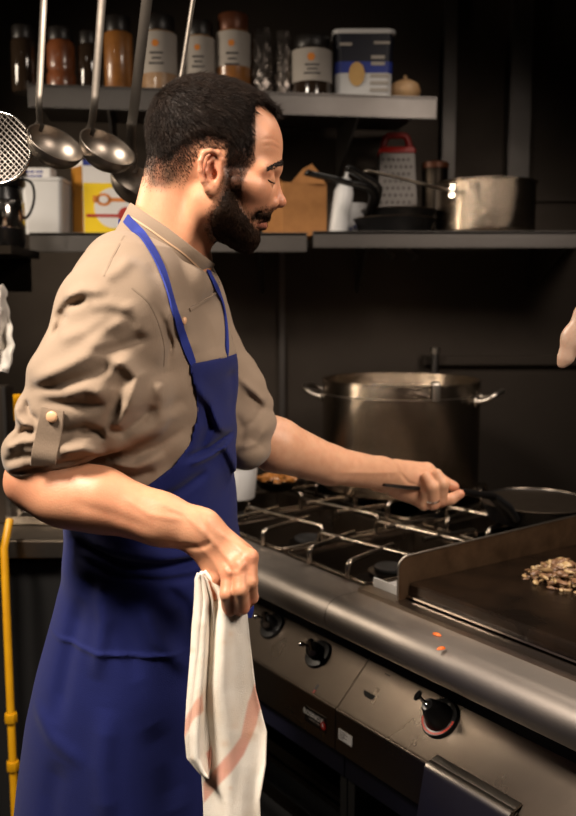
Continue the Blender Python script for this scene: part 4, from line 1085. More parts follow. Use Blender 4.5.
# saucepan
Y = 2.50; c = P(484,230,Y); c.z = zR; r = 49*Y/F; h = P(0,179,Y-.1).z-zR
t = thing('saucepan', 'stainless steel saucepan with a long handle on the lower shelf', 'saucepan', c)
MB().lathe([(0,0),(r*.94,0),(r*.97,.003),(r*.985,.010),(r*.985,h-.004),(r+.004,h-.001),(r+.004,h+.001),(r*.975,h),(r*.965,.006),(0,.004)], c, None, 72).build('pan_body', 'potsteel', t, ang=40)
a0 = c+Vector((-r*.80,-r*.60,h*.80)); 
MB().tube(bezier([a0, P(430,186,2.33), P(400,178,2.30), P(372,172,2.27), P(364,171,2.26)], 6), [(.004,.008)]*4+[(.0035,.009)]*16+[(.0035,.010)]*4+[(.003,.006)], 12, flat=(0,0,1)).build('handle', 'steel', t, ang=60)
mb = MB(); mb.box(a0+Vector((.008,.0,-.002)), (.02,.016,.034), Matrix.Rotation(.9,3,'Z'))
for z in (-.010,.010): mb.lathe([(0,0),(.0045,0),(.003,.003),(0,.004)], a0+Vector((-.002,-.008,z)), Matrix.Rotation(PI/2,3,'X'), 12)
mb.build('rivet_plate', 'chrome', t, bevel=.003)
# short steel pegs under the right shelf
for i, a in enumerate((388,411)):
    tag(MB().tube(bezier([P(a-8,243,2.52), P(a-2,252,2.50), P(a+5,258,2.49)], 5), [(.003,.010)]*11, 8, flat=(0,1,0)).build('shelf_peg', 'shelf', None, ang=60), ['left steel peg under the shelf below the black pans','right steel peg under the shelf, nearer the saucepan'][i], 'peg')

# ================================================================== LADLES on a rail
t = thing('hanging_rail', 'steel utensil rail above the ladles', 'rail', (P(110,0,1.56).x, 1.56, 2.12))
zr = 2.12
MB().tube([(-.75,1.56,zr),(.02,1.56,zr)], .007, 12).build('bar', 'steel', t)
for x in (-.72, -.01): MB().tube([(x,1.56,zr),(x,1.56,RZ)], .005, 10).build('hanger', 'steel', t)
def ladle(label, top, bot, cpx, rp, wide=.0085, slope=35, Y=1.56, phi=2.75):
    """handle top & bottom in px, bowl mouth centre px, bowl radius px"""
    T, B, C = P(*top, 1.56), P(*bot, Y), P(*cpx, Y); r = rp*Y/F
    d = (T-B).normalized(); T = T+d*((zr-.004-T.z)/d.z); T.y = 1.56; d = (T-B).normalized()
    t = thing('ladle', label, 'ladle', T)
    sl = math.radians(slope); ax = Vector((math.cos(sl), 0, -math.sin(sl)))        # long axis of the mouth
    n_ = Vector((math.sin(sl)*.88, -.47, math.cos(sl)*.88)).normalized(); by = n_.cross(ax).normalized()
    R = Matrix((ax, by, n_)).transposed()
    k_ = .80
    prof = [(0,-r*k_)]+[(r*math.sin(a), -r*k_*math.cos(a)) for a in np.linspace(.15, PI/2, 11)]+[(r*1.03,.0005),(r*1.02,.0015),(r*.975,.001)]+[(r*.965*math.sin(a), -r*(k_-.04)*math.cos(a)) for a in np.linspace(PI/2-.03,.12,11)]+[(0,-r*(k_-.045))]
    MB().lathe(prof, C, R, 48).build('bowl', 'ladle', t, ang=60)
    e = C+ax*r*.985*math.cos(phi)+by*r*.985*math.sin(phi)
    pts = bezier([e-n_*r*.22, e+Vector((0,0,.004)), B+d*.035, B+d*.09, T-d*.01], 8)
    n = len(pts); MB().tube(pts, [(.0018, wide*(.8+.2*i/n)+(.003 if i < 8 else 0)) for i in range(n)], 10, flat=(0,1,0)).build('handle', 'ladlehandle', t, ang=60)
    MB().tube(bezier([T-d*.004, T+Vector((0,-.010,.006)), T+Vector((0,-.004,.017)), T+Vector((0,.008,.013)), T+Vector((0,.012,.0))], 5), .0026, 8).build('hook', 'ladle', t, ang=60)
    return t
ladle('brownish steel ladle nearest the mesh strainer', (47,0), (38,122), (56,143), 28, .0072, 36, 1.515)
ladle('bright steel ladle in the middle of the hanging row', (102,0), (93,124), (108,147), 28, .0082, 35)
ladle('wide-handled steel ladle whose bowl hangs behind his neck', (143,0), (129,150), (139,181), 28, .0105, 30, 1.65, 2.2)
ladle('thin-handled steel ladle hanging behind the top of his head', (193,0), (176,110), (192,128), 24, .0048, 35, 1.56, 2.4)
# mesh strainer
Y = 1.50; c = P(-4,148,Y); r = 34.5*Y/F
t = thing('spider_strainer', 'round wire mesh strainer hanging at the left edge', 'strainer', (c.x, Y, zr))
ring = [c+Vector((r*math.cos(a), .006*math.sin(a), r*math.sin(a))) for a in np.linspace(0, 2*PI, 49)]
MB().tube(ring, .0028, 10, cap=False).build('rim', 'chrome', t, ang=60)
mb = MB(); n = 8
for k in range(-n, n+1):
    o = k/n*r*.97; L = math.sqrt(max(r*r-o*o, 0))
    for sgn in (1, -1):
        ax = Vector((math.cos(sgn*PI/4), 0, math.sin(sgn*PI/4))); nx = Vector((-ax.z, 0, ax.x))
        pts = []
        for j in range(7):
            s_ = -L+2*L*j/6; q_ = nx*o+ax*s_; pts.append(c+q_+Vector((0, .016*(1-(q_.length/r)**2)+.0006*sgn, 0)))
        mb.tube(pts, .0009, 6)
mb.build('wire_mesh', 'railsteel', t, ang=60)
MB().tube([c+Vector((-.01,0,r)), c+Vector((-.008,0,zr-c.z+.004))], .0042, 10).build('handle', 'steel', t)
MB().tube(bezier([Vector((c.x-.008,Y,zr+.004)), Vector((c.x-.008,Y+.05,zr+.017)), Vector((c.x-.008,Y+.072,zr+.004))], 6), .003, 8).build('hook', 'steel', t, ang=60)

# ================================================================== COOKER
def onplane_v(a, c_, v):       # point on the upright plane v=const seen at a,c_
    r_ = ray(a, c_); rn = r_[0]*VX+r_[1]*VY; tt = (v+OX*VX+OY*VY)/rn
    x, y, z = r_[0]*tt, r_[1]*tt, CH+r_[2]*tt
    return ((x-OX)*UX+(y-OY)*UY, z)
pn = Vector((-VX*.098, -VY*.098, .103)).normalized(); Udir = Vector((UX,UY,0)); Pup = pn.cross(Udir)
if Pup.z < 0: Pup = -Pup
PP0 = W(0, .1, .77)
def onpanel(a, c_):
    r_ = Vector(ray(a, c_)); C_ = Vector((0,0,CH)); tt = pn.dot(PP0-C_)/pn.dot(r_); return C_+r_*tt
RP = Matrix((Udir, Pup, pn)).transposed()        # local (x along u, y up the panel, z out)
UL, UR, VB = -.86, .78, .92
hob = thing('gas_hob', 'stainless steel six-burner gas range with two black knobs', 'cooker', W(-.43,.45,0))
grd = thing('griddle_range', 'stainless steel griddle unit with splash guard and one knob', 'griddle', W(.39,.45,0))
arc = lambda cv, cz, r, a0, a1, n=7: [(cv+r*math.cos(a0+(a1-a0)*k/n), cz+r*math.sin(a0+(a1-a0)*k/n)) for k in range(n+1)]
rail = [(.082,.900),(.004,.900)]+arc(.004,.866,.034,PI/2,PI*1.12,9)+arc(.0,.856,.026,PI*1.15,PI*1.5,5)+[(.06,.828),(.082,.828)]
MB().sprism(rail, UL, -.0008).build('front_rail', 'railsteel', hob, ang=30)
MB().sprism(rail, .0008, UR).build('front_rail', 'railsteel', grd, ang=30)
fas = [(.125,.800),(.104,.776)]+[(.004,.680)]+arc(.0075,.672,.0095,PI*.78,PI,4)+[(-.002,.594),(.008,.590),(.06,.590),(.125,.70)]
MB().sprism(fas, UL, -.0012).build('control_panel', 'stovesteel', hob, ang=24)
MB().sprism(fas, .0012, UR).build('control_panel', 'stovesteel', grd, ang=24)
for nm, par, u0, u1 in (('l', hob, UL, -.002), ('r', grd, .002, UR)):
    MB().sbox(u0, u1, .082, .13, .70, .845).build('upper_body', 'void', par)
    MB().sbox(u0, u1, .022, .040, .530, .592).build('lower_band', 'navyp', par)
    MB().sprism([(.010,.588),(.026,.588),(.026,.594),(.010,.594)], u0, u1).build('band_edge', 'stovesteel', par)
    m_ = MB(); m_.sbox(u0, u0+.02, .03, VB, .10, .59); m_.sbox(u1-.02, u1, .03, VB, .10, .59); m_.sbox(u0, u1, VB-.02, VB, .10, .82); m_.sbox(u0, u1, .03, VB, .08, .11)
    m_.build('cabinet', 'void', par)
    m_ = MB()
    for v_ in (.05,.45,.88):
        for u_ in (u0+.03, u1-.03): m_.tube([W(u_, v_, 0), W(u_, v_, .09)], .018, 10)
    m_.build('feet', 'darksteel', par)
m_ = MB()
for z_, v_ in ((.44,.05),(.40,.07),(.33,.05)): m_.sprism([(v_,z_),(v_+.02,z_),(v_+.02,z_+.012),(v_,z_+.012)], UL+.02, -.02)
m_.build('oven_runner', 'darksteel', hob)
m_ = MB()
for z_, v_ in ((.44,.05),(.33,.05)): m_.sprism([(v_,z_),(v_+.02,z_),(v_+.02,z_+.012),(v_,z_+.012)], .02, UR-.02)
m_.build('oven_runner', 'darksteel', grd)
# hob top with wells
cols = [(-.262,-.022),(-.575,-.305),(-.84,-.615)]; rows_ = [(.084,.455),(.495,.88)]
m_ = MB()
m_.sbox(UL, -.001, .80, .0, .0, .0) if False else None
m_.sbox(-.022, -.001, .082, VB, .82, .899); m_.sbox(-.305, -.262, .082, VB, .82, .899); m_.sbox(-.615, -.575, .082, VB, .82, .899); m_.sbox(UL, -.84, .082, VB, .82, .899)
for a, b_ in cols:
    m_.sbox(a, b_, .455, .495, .82, .899); m_.sbox(a, b_, .88, VB, .82, .899)
m_.build('hob_top', 'stovesteel', hob, bevel=.003)
MB().sbox(UL, -.001, .05, VB, .795, .822).build('drip_tray', 'well', hob)
for i, (a, b_) in enumerate(cols):
    for j, (c0, c1) in enumerate(rows_):
        cu, cv = (a+b_)/2, (c0+c1)/2
        br = MB().lathe([(0,.0),(.058,.0),(.058,.010),(.030,.014),(.030,.03),(.050,.034),(.050,.044),(.0,.048)], W(cu,cv,.821), None, 32).build('burner', 'darksteel', hob, ang=40)
        MB().lathe([(0,.048),(.036,.048),(.036,.054),(0,.056)], W(cu,cv,.821), None, 32).build('burner_cap', 'blackmatt', br, ang=40)
# chrome wire grates : each one lifts off
wh = ['front right','front middle','front left']; 
def grate(cu, cv, label, hu=.150, hv=.205, rot=0):
    t = thing('wire_grate', label, 'grate', W(cu, cv, .90), 'wire grates over the burners')
    T0, T1 = .906, .9398
    for s in (-1, 1):
        MB().tube(bent([W(cu-hu*.86, cv+s*hv*.42-.02, T0), W(cu-hu*.86, cv+s*hv*.42-.02, T1), W(cu+hu*.88, cv+s*hv*.42+.02, T1), W(cu+hu*.88, cv+s*hv*.42+.02, T0)], .014, 5), .0058, 10).build('cross_rod', 'grate', t, ang=60)
        MB().tube(bent([W(cu+s*hu*.42+.02, cv-hv*.97, T0), W(cu+s*hu*.42+.02, cv-hv*.97, T1-.0), W(cu+s*hu*.42-.02, cv-hv*.2, T1), ], .014, 5), .0058, 10).build('long_rod', 'grate', t, ang=60)
        MB().tube(bent([W(cu+s*hu*.42-.01, cv+hv*.2, T1), W(cu+s*hu*.42, cv+hv*.97, T1), W(cu+s*hu*.42, cv+hv*.97, T0)], .014, 5), .0058, 10).build('long_rod', 'grate', t, ang=60)
    MB().tube(bent([W(cu+hu*.93,cv+hv*.93,T0), W(cu-hu*.93,cv+hv*.93,T0), W(cu-hu*.93,cv-hv*.93,T0), W(cu+hu*.93,cv-hv*.93,T0), W(cu+hu*.93,cv+hv*.9,T0)], .02, 5), .0040, 10).build('base_ring', 'grate', t, ang=60)
grate(-.142, .275, 'bent wire grate over the front burner beside the griddle')
grate(-.442, .275, 'bent wire grate over the front burner nearest his reaching forearm')
grate(-.730, .275, 'bent wire grate at the far left front behind his body', .125)
grate(-.142, .69, 'wire grate under the black frying pan on the cooker')
grate(-.475, .69, 'wire grate under the big stockpot')
grate(-.760, .69, 'wire grate at the back left corner behind the stockpot', .11)
# knobs
def plate(par, name, m, ctr, w, h, th, off=0.0, poly=None):
    pts = poly or [(-w/2,-h/2),(w/2,-h/2),(w/2,h/2),(-w/2,h/2)]; n = len(pts)
    V = [ctr+RP @ Vector((x,y,off)) for x, y in pts]+[ctr+RP @ Vector((x,y,off+th)) for x, y in pts]
    return MB().add(V, [[i,(i+1)%n,n+(i+1)%n,n+i] for i in range(n)]+[list(range(n))[::-1], list(range(n,2*n))]).build(name, m, par)
def knob(par, a, c_, kind):
    o = onpanel(a, c_)+pn*.0006; r = .037 if kind == 1 else .032
    k = MB().lathe([(0,0),(r,0),(r,.004),(r*.93,.008),(r*.3,.010),(0,.010)], o, RP, 44).build('knob', 'black', par, ang=40)
    if kind == 0:
        MB().lathe([(.017,.008),(.017,.020),(.014,.030),(.009,.034),(0,.035)], o, RP, 28).build('knob_stem', 'black', k, ang=50)
        tip = o+RP @ Vector((0,0,.026))
        MB().tube([tip+RP @ Vector((-.016,.010,.0)), tip+RP @ Vector((.016,-.010,.006))], [.0088,.0075], 14).build('chrome_bar', 'chrome', k, ang=50)
        MB().tube([tip+RP @ Vector((-.002,0,.004)), tip+RP @ Vector((-.003,-.006,.022))], .0032, 10).build('chrome_pin', 'chrome', k, ang=50)
        ba = tip+RP @ Vector((-.0035,-.009,.026)); rr = .0062
        MB().lathe([(0,-rr)]+[(rr*math.cos(x), rr*math.sin(x)) for x in np.linspace(-1.3,1.3,9)]+[(0,rr)], ba, RP, 18).build('chrome_ball', 'chrome', k, ang=80)
    else:
        MB().lathe([(.027,.009),(.025,.014),(.014,.046),(.010,.051),(0,.052)], o, RP, 32).build('cone', 'black', k, ang=40)
        MB().add([o+RP @ Vector(q_) for q_ in ((-.0225,-.015,.012),(.008,-.0262,.012),(.005,-.0145,.046),(-.0115,-.009,.046),(-.020,-.011,.012),(.007,-.022,.012),(.004,-.010,.046),(-.010,-.006,.046))], [[0,1,2,3],[7,6,5,4],[0,4,5,1],[1,5,6,2],[2,6,7,3],[3,7,4,0]]).build('chrome_face', 'chrome', k)
        tip = o+RP @ Vector((0,0,.050)); rr = .0058
        MB().lathe([(0,-rr)]+[(rr*math.cos(x), rr*math.sin(x)) for x in np.linspace(-1.3,1.3,9)]+[(0,rr)], tip, RP, 18).build('chrome_ball', 'chrome', k, ang=80)
        e_ = tip+RP @ Vector((-.006,.001,.020))
        MB().tube([tip, tip+RP @ Vector((-.003,0,.010)), e_], [.0036,.0028,.0036], 10).build('chrome_pin', 'chrome', k, ang=50)
        MB().lathe([(0,-.002),(.009,-.002),(.0095,0),(.009,.002),(0,.002)], e_+RP @ Vector((-.002,0,.003)), RP @ Matrix.Rotation(-.5,3,'Y'), 24).build('end_disc', 'black', k, ang=40)
        d_ = MB(); n = 22
        for i in range(n):
            a0, a1 = -2.75+2.9*i/n, -2.75+2.9*(i+.8)/n
            V = [o+RP @ Vector((rr_*math.cos(a_), rr_*math.sin(a_), z_)) for z_ in (.0075,.0086) for rr_, a_ in ((.0300,a0),(.0335,a0),(.0335,a1),(.0300,a1))]
            d_.add(V, [[0,1,2,3],[4,7,6,5],[0,4,5,1],[1,5,6,2],[2,6,7,3],[3,7,4,0]])
        d_.build('dial_scale', 'stainred', k)
        MB().lathe([(0,.008),(.0032,.008),(.0032,.009),(0,.0092)], o+RP @ Vector((.006,.026,0)), RP, 14).build('dial_mark', 'paper', k)
knob(hob, 273, 627, 0); knob(hob, 319, 655, 0); knob(grd, 441, 719, 1)
plate(hob, 'indicator', 'black', onpanel(316,689), .007, .020, .0012); plate(hob, 'indicator_light', 'stainred', onpanel(314.5,692), .005, .007, .0020)
# embossed flap with two dark finger slots
cp_ = onpanel(377,684); rr_ = rrect(.036,.052,.006)
fl_ = plate(grd, 'cover_flap', 'stovesteel', cp_, 0, 0, .0012, 0, [(x,y) for x, y in rr_])
plate(fl_, 'slot', 'void', cp_+RP @ Vector((.0,-.0245,0)), 0, 0, .0010, .0006, [(x*.5,y*.5) for x, y in ((-.034,.006),(.030,.006),(.028,-.010),(.01,-.016),(-.016,-.014),(-.032,-.004))])
plate(fl_, 'slot', 'void', cp_+RP @ Vector((.011,.0245,0)), .014, .0022, .0010, .0006)
# badge and sticker on the upright strip
def onfas(a, c_, off=0.0): u, z = onplane_v(a, c_, -.002); return W(u, -.002-off, z)
RF = Matrix((Udir, Vector((0,0,1)), Vector((-VX,-VY,0)))).transposed()
def fplate(par, name, m, ctr, w, h, th, off=0.0):
    V = [ctr+RF @ Vector((x,y,z)) for z in (off, off+th) for x, y in ((-w/2,-h/2),(w/2,-h/2),(w/2,h/2),(-w/2,h/2))]
    return MB().add(V, [[0,1,2,3],[4,7,6,5],[0,4,5,1],[1,5,6,2],[2,6,7,3],[3,7,4,0]]).build(name, m, par)
bc = onfas(315.5,719)
bdg = fplate(hob, 'badge', 'black', bc, .068, .032, .0012)
text('ROSINOX', .0145, 'whitecard', bdg, bc+RF @ Vector((-.006,.004,.0013)), Udir, (0,0,1))
text('COOKING LINES', .0046, 'paper', bdg, bc+RF @ Vector((-.003,-.006,.0013)), Udir, (0,0,1))
MB().lathe([(0,0),(.0082,0),(.0082,.0010),(0,.0012)], bc+RF @ Vector((.0268,-.003,.0010)), RF, 24).build('red_roundel', 'redp', bdg)
text('R', .011, 'whitecard', bdg, bc+RF @ Vector((.0268,-.003,.0024)), Udir, (0,0,1))
sc_ = onfas(345.5,737.5)
stk = fplate(grd, 'sticker', 'whitecard', sc_, .040, .021, .0008)
m_ = MB()
for k in range(5):
    x0_ = -.017; ww = (.020,.024,.016,.022,.012)[k]
    V = [sc_+RF @ Vector((x,y,z)) for z in (.0008,.0012) for x, y in ((x0_,.007-.0034*k),(x0_+ww,.007-.0034*k),(x0_+ww,.008-.0034*k),(x0_,.008-.0034*k))]
    m_.add(V, [[0,1,2,3],[4,7,6,5],[0,4,5,1],[1,5,6,2],[2,6,7,3],[3,7,4,0]])
m_.build('printing', 'ink', stk)
# steel bracket hooked on the griddle unit's front
b0 = onpanel(437,752); u_b = (b0.x-OX)*UX+(b0.y-OY)*UY
prof_b = [(.012,.694),(.0,.692)]+arc(-.006,.676,.014,PI*.45,PI,6)+[(-.058,.48),(-.055,.48),(-.017,.672),(-.004,.686),(.012,.690)]
brk = thing('hook_on_tray', 'steel folded tray bracket hooked below the griddle knob', 'bracket', W(u_b+.10,-.02,.55))
MB().sprism(prof_b, u_b+.008, u_b+.185).build('folded_plate', 'steel', brk, ang=30)
m_ = MB(); m_.sprism([(.0,.684),(-.017,.674),(-.020,.54),(-.006,.54)], u_b+.006, u_b+.009); m_.sprism([(.0,.684),(-.017,.674),(-.020,.54),(-.006,.54)], u_b+.184, u_b+.187)
m_.build('side_cheek', 'stovesteel', brk)
# griddle top
GU0, GU1, GV0, GV1 = .100, .70, .064, .66
MB().sbox(.001, UR, .082, VB, .80, .899).build('griddle_body', 'stovesteel', grd, bevel=.002)
MB().sprism([(.046,.899),(.050,.899),(.052,.908),(.082,.908),(.082,.9),(.086,.899),(.086,.897),(.046,.897)], .0015, UR).build('upstand', 'stovesteel', grd, ang=20)
MB().sprism([(.090,.899),(.090,.934),(.094,.938),(.60,.926),(.64,.925),(.64,.899)], GU0+.003, GU1-.003).build('griddle_plate', 'griddle', grd)
MB().sprism([(.083,.912),(.090,.912),(.090,.9155),(.083,.9155)], GU0+.003, GU1-.003).build('edge_strip', 'chrome', grd)
gp = [(GV0,.900),(GV0,.965)]+arc(GV0+.022,.967,.022,PI,PI/2,5)+[(GV1,.990),(GV1,.900)]
m_ = MB(); m_.sprism(gp, GU0-.003, GU0); m_.sprism(gp, GU1, GU1+.003)
m_.build('splash_guard', 'guard', grd, ang=30)
MB().sbox(GU0, GU1, GV1-.003, GV1, .90, .99).build('back_guard', 'guard', grd)
m_ = MB(); e_ = [(GV0,.900),(GV0,.965)]+arc(GV0+.022,.967,.022,PI,PI/2,5)+[(GV1,.990)]
m_.tube([W(GU0-.0015, a, b_) for a, b_ in e_], .0022, 8); m_.build('guard_edge', 'steel', grd, ang=60)
# chopped meat on the griddle
mp = PZ(562,581,.93); m_ = MB(); m2_ = MB()
for k in range(900):
    a, rad = random.uniform(0, 2*PI), abs(random.gauss(0,.40)); rad = min(rad, 1.05)
    x = mp.x+math.cos(a)*rad*.074; y = mp.y+math.sin(a)*rad*.085
    hgt = .927+.042*max(0, 1-rad**1.5)*random.random()
    s_ = random.uniform(.0035,.0085); mb_ = m_ if random.random() < .66 else m2_
    R = Matrix.Rotation(random.uniform(0,6), 3, 'Z') @ Matrix.Rotation(random.uniform(-.6,.6), 3, 'X')
    prof = [(0,-.5)]+[(math.cos(t_)*random.uniform(.8,1.15), .5*math.sin(t_)) for t_ in (-.9,-.3,.3,.9)]+[(0,.5)]
    mb_.lathe([(p[0]*s_, p[1]*s_) for p in prof], (x, y, hgt+s_*.3), R, 6, random.uniform(.5,2.1), random.uniform(.45,1))
o1 = m_.build('chopped_meat', 'meat', None, ang=60); tag(o1, 'pile of browned chopped meat and onion frying on the griddle', 'food'); o1['kind'] = 'stuff'
o2 = m2_.build('onion_pieces', 'meat2', o1, ang=60); o2['kind'] = 'stuff'
for (a, c_, lb) in ((437,635,'left crumb of orange food on the front rail'), (441,649,'lower crumb of orange food on the front rail')):
    p_ = PZ(a, c_, .901); R = Matrix.Rotation(random.random()*3, 3, 'Z')
    tag(MB().lathe([(0,0),(.006,0),(.005,.0025),(.002,.004),(0,.004)], p_, R, 8, 1.5, .7).build('food_crumb', 'crumb', None, ang=60), lb, 'crumb')
# white strip tray between hob and griddle
t = thing('white_tray', 'narrow white tray lying between the wire grate and splash guard', 'tray', W(.045,.17,.899))
MB().sprism([(.0885,.9),(.0885,.922),(.0925,.922),(.095,.904),(.25,.904),(.252,.922),(.256,.922),(.256,.9)], .0035, .094).build('tray', 'whitecard', t)
t.name = 'white_tray'
# frying pan on the cooker
c = W(-.045,.645,.9462)
r = .130
hp_ = [c+Vector((-.086,-.096,.036)), P(496,498,1.84), P(476,494,1.76), b(446,490,1.675), b(424,488.5,1.645), b(404,487,1.615), b(383,484.5,1.585)]
hp_ = bezier(hp_, 5); n = len(hp_)
t = thing('frying_pan', 'black non-stick frying pan whose handle the man grips', 'pan', c)
MB().lathe(panprof(r, .044), c, None, 72).build('pan_body', 'pan', t, ang=50)
MB().lathe([(r-.0015,.044),(r+.0025,.044),(r+.003,.0458),(r,.047),(r-.0015,.044)], c, None, 72).build('rim', 'panrim', t)
MB().tube(hp_, [(.010-.0075*(i/n), .014-.007*(i/n)) for i in range(n)], 12, flat=(0,0,1)).build('handle', 'black', t, ang=60)
MB().tube([c+Vector((-.080,-.090,.024)), hp_[2], hp_[6]], [(.012,.020),(.013,.020),(.008,.014)], 10, flat=(0,0,1)).build('handle_bracket', 'pan', t, ang=60)
# stockpot
c = W(-.53,.66,.9462); r = .219; h = .299
t = thing('stockpot', 'large stainless steel stockpot with loop handles at the back of the cooker', 'stockpot', c)
MB().lathe([(0,0),(r*.98,0),(r,.006),(r,h-.004),(r+.004,h-.001),(r+.004,h+.001),(r-.003,h),(r-.0035,.006),(0,.004)], c, None, 96).build('pot_body', 'potsteel', t, ang=40)
MB().lathe([(r,h-.038),(r+.0016,h-.038),(r+.0016,h-.036),(r,h-.036)], c, None, 96).build('band', 'steel', t)
cp2, sp2 = c.copy(), 0
for (pts_, an) in (([(318,405),(309,409),(292,403),(290,397),(301,396),(317,403)], PI), ([(480,410),(494,414),(513,404),(510,398),(496,402),(481,407)], 0)):
    s = -1 if an == PI else 1
    base = c+Vector((s*r,0,h-.05)); a_ = .052; e_ = .052; R = Matrix.Rotation(-.35, 3, 'Z')
    q_ = [(0,-a_,-.002),(.028,-a_,.004),(e_,-a_*.8,.018),(e_+.008,0,.024),(e_,a_*.8,.018),(.028,a_,.004),(0,a_,-.002)]
    pts3 = [c+R @ Vector((s*(math.sqrt(r*r-a_*a_*min(1,abs(y)/a_))+x), y, h-.05+z)) for x, y, z in q_]
    MB().tube(bezier(pts3, 6), .0065, 12).build('loop_handle', 'steel', t, ang=60)
    m_ = MB()
    for y in (-a_, a_):
        pc = c+R @ Vector((s*(math.sqrt(r*r-a_*a_)+.001), y, h-.052)); m_.lathe([(0,0),(.014,0),(.013,.004),(0,.005)], pc, R @ Matrix.Rotation(s*PI/2, 3, 'Y'), 20)
    m_.build('handle_mount', 'steel', t)
# clip and spout on the pot rim, small tap neck behind
t2 = thing('ladle_clip', 'small steel clip hooked over the stockpot rim', 'clip', c+Vector((.07,-.21,h-.02)))
MB().tube(bent([c+Vector((.062,-.222,h-.040)), c+Vector((.062,-.224,h+.006)), c+Vector((.062,-.200,h+.010)), c+Vector((.062,-.196,h-.02))], .005, 3), [(.010,.0025)]*14, 8, flat=(1,0,0)).build('clip', 'steel', t2, ang=60)
t2 = thing('water_spout', 'thin dark steel pipe behind the stockpot rising above its rim', 'pipe', P(437,370,2.76))
xx = P(437,370,2.76)
MB().tube([Vector((xx.x, 2.80, .86)), Vector((xx.x, 2.80, xx.z+.05))], .012, 12).build('pipe', 'shelf', t2)
MB().lathe([(0,0),(.016,0),(.016,.02),(0,.022)], Vector((xx.x,2.80,xx.z+.05)), None, 16).build('cap', 'steel', t2)
# filler counter in the back corner and its items
t = thing('corner_counter', 'dark steel corner counter behind the left end of the hob', 'counter', (-.05,2.62,0))
mb = MB(); pl = [Vector((-.46,2.32)), Vector((-.385,2.32)), Vector((.31,2.855)), Vector((-.46,2.855))]
V = [Vector((p.x,p.y,z)) for z in (.86,.90) for p in pl]; mb.add(V, [[3,2,1,0],[4,5,6,7],[0,1,5,4],[1,2,6,5],[2,3,7,6],[3,0,4,7]]); mb.build('worktop', 'darksteel', t)
mb = MB(); V = [Vector((p.x,p.y,z)) for z in (0,.86) for p in pl]; mb.add(V, [[3,2,1,0],[4,5,6,7],[0,1,5,4],[1,2,6,5],[2,3,7,6],[3,0,4,7]]); mb.build('cabinet', 'void', t)
c = PZ(243,497,.9); c = Vector((-.13, 2.66, .90))
def cpos(a, c_, z=.90): return PZ(a, c_, z)
c = cpos(238,498,.9462); 
t = thing('plastic_tub', 'white plastic tub standing on the far left wire grate just beyond his apron', 'tub', c)
MB().lathe([(0,0),(.040,0),(.044,.004),(.052,.088),(.055,.088),(.055,.093),(.049,.093),(.046,.06),(0,.055)], c, None, 36).build('tub_body', 'white', t, ang=50)
c = cpos(277,489,.9462)
t = thing('bowl', 'shallow dark bowl of orange-brown food behind his reaching forearm', 'bowl', c)
MB().lathe([(0,0),(.04,0),(.07,.028),(.073,.028),(.073,.031),(.066,.028),(.04,.008),(0,.008)], c, None, 36).build('bowl_body', 'darksteel', t, ang=50)
m_ = MB()
for k in range(60):
    a, rad = random.uniform(0,6.28), math.sqrt(random.random())*.052
    m_.lathe([(0,-.004),(.007,-.002),(.008,.002),(0,.005)], c+Vector((math.cos(a)*rad, math.sin(a)*rad, .022+.016*(1-rad/.052)*random.random()+.008)), Matrix.Rotation(random.random()*3,3,'X'), 7, random.uniform(.8,1.5))
o = m_.build('food_pieces', 'spice2', t, ang=60); o['kind'] = 'stuff'
# ---- left side : counter, cloth, bottle, pipe
t = thing('worktop', 'stainless steel worktop behind his elbow at the left edge', 'counter', (-1.0,2.1,0))
zc = .93; yF = PZ(30,540,zc).y
MB().box((-1.16,yF+.30,zc-.022), (1.36,.60,.044)).build('top', 'steel', t, bevel=.004)
m_ = MB(); m_.box((-1.16,yF+.32,.44), (1.30,.54,.84)); m_.build('cabinet', 'void', t)
c = PZ(46,522,zc)
tag(rbox(Vector((c.x,c.y+.04,zc)), [(.16,.14,.01,0),(.17,.15,.01,.004),(.175,.155,.01,.022),(.165,.145,.01,.022),(.155,.135,.01,.006)]).build('shallow_tray', 'steel', None, ang=40), 'shallow steel tray on the worktop behind his elbow', 'tray')
t = thing('steel_cabinet', 'narrow steel door panel behind his sleeve at the left edge', 'cabinet', (P(-8,420,2.02).x, 2.02, zc))
x_ = P(9,400,2.02).x
MB().box((x_-.14,2.03,zc+.165), (.28,.05,.33)).build('panel', 'wall', t, bevel=.004)
MB().box((x_-.004,1.999,zc+.165), (.008,.010,.33)).build('bright_edge', 'shelf', t)
c = PZ(18,480,zc); c = Vector((P(18,400,2.12).x, 2.12, zc))
t = thing('bottle', 'dark bottle with gold neck foil behind his shoulder', 'bottle', c)
MB().lathe([(0,0),(.028,0),(.030,.006),(.030,.17),(.026,.20),(.015,.225),(.013,.25),(0,.25)], c, None, 28).build('bottle_body', 'glass', t, ang=50)
MB().lathe([(.0142,.222),(.0142,.285),(.0155,.287),(.0155,.298),(0,.30)], c, None, 24).build('neck_foil', 'gas', t, ang=50)
c = Vector((P(38,400,2.19).x, 2.20, zc))
t = thing('bottle', 'plain black bottle right beside the gold-necked bottle', 'bottle', c)
MB().lathe([(0,0),(.028,0),(.030,.006),(.030,.20),(.025,.235),(.014,.255),(.013,.285),(.015,.286),(.015,.30),(0,.302)], c, None, 28).build('bottle_body', 'black', t, ang=50)
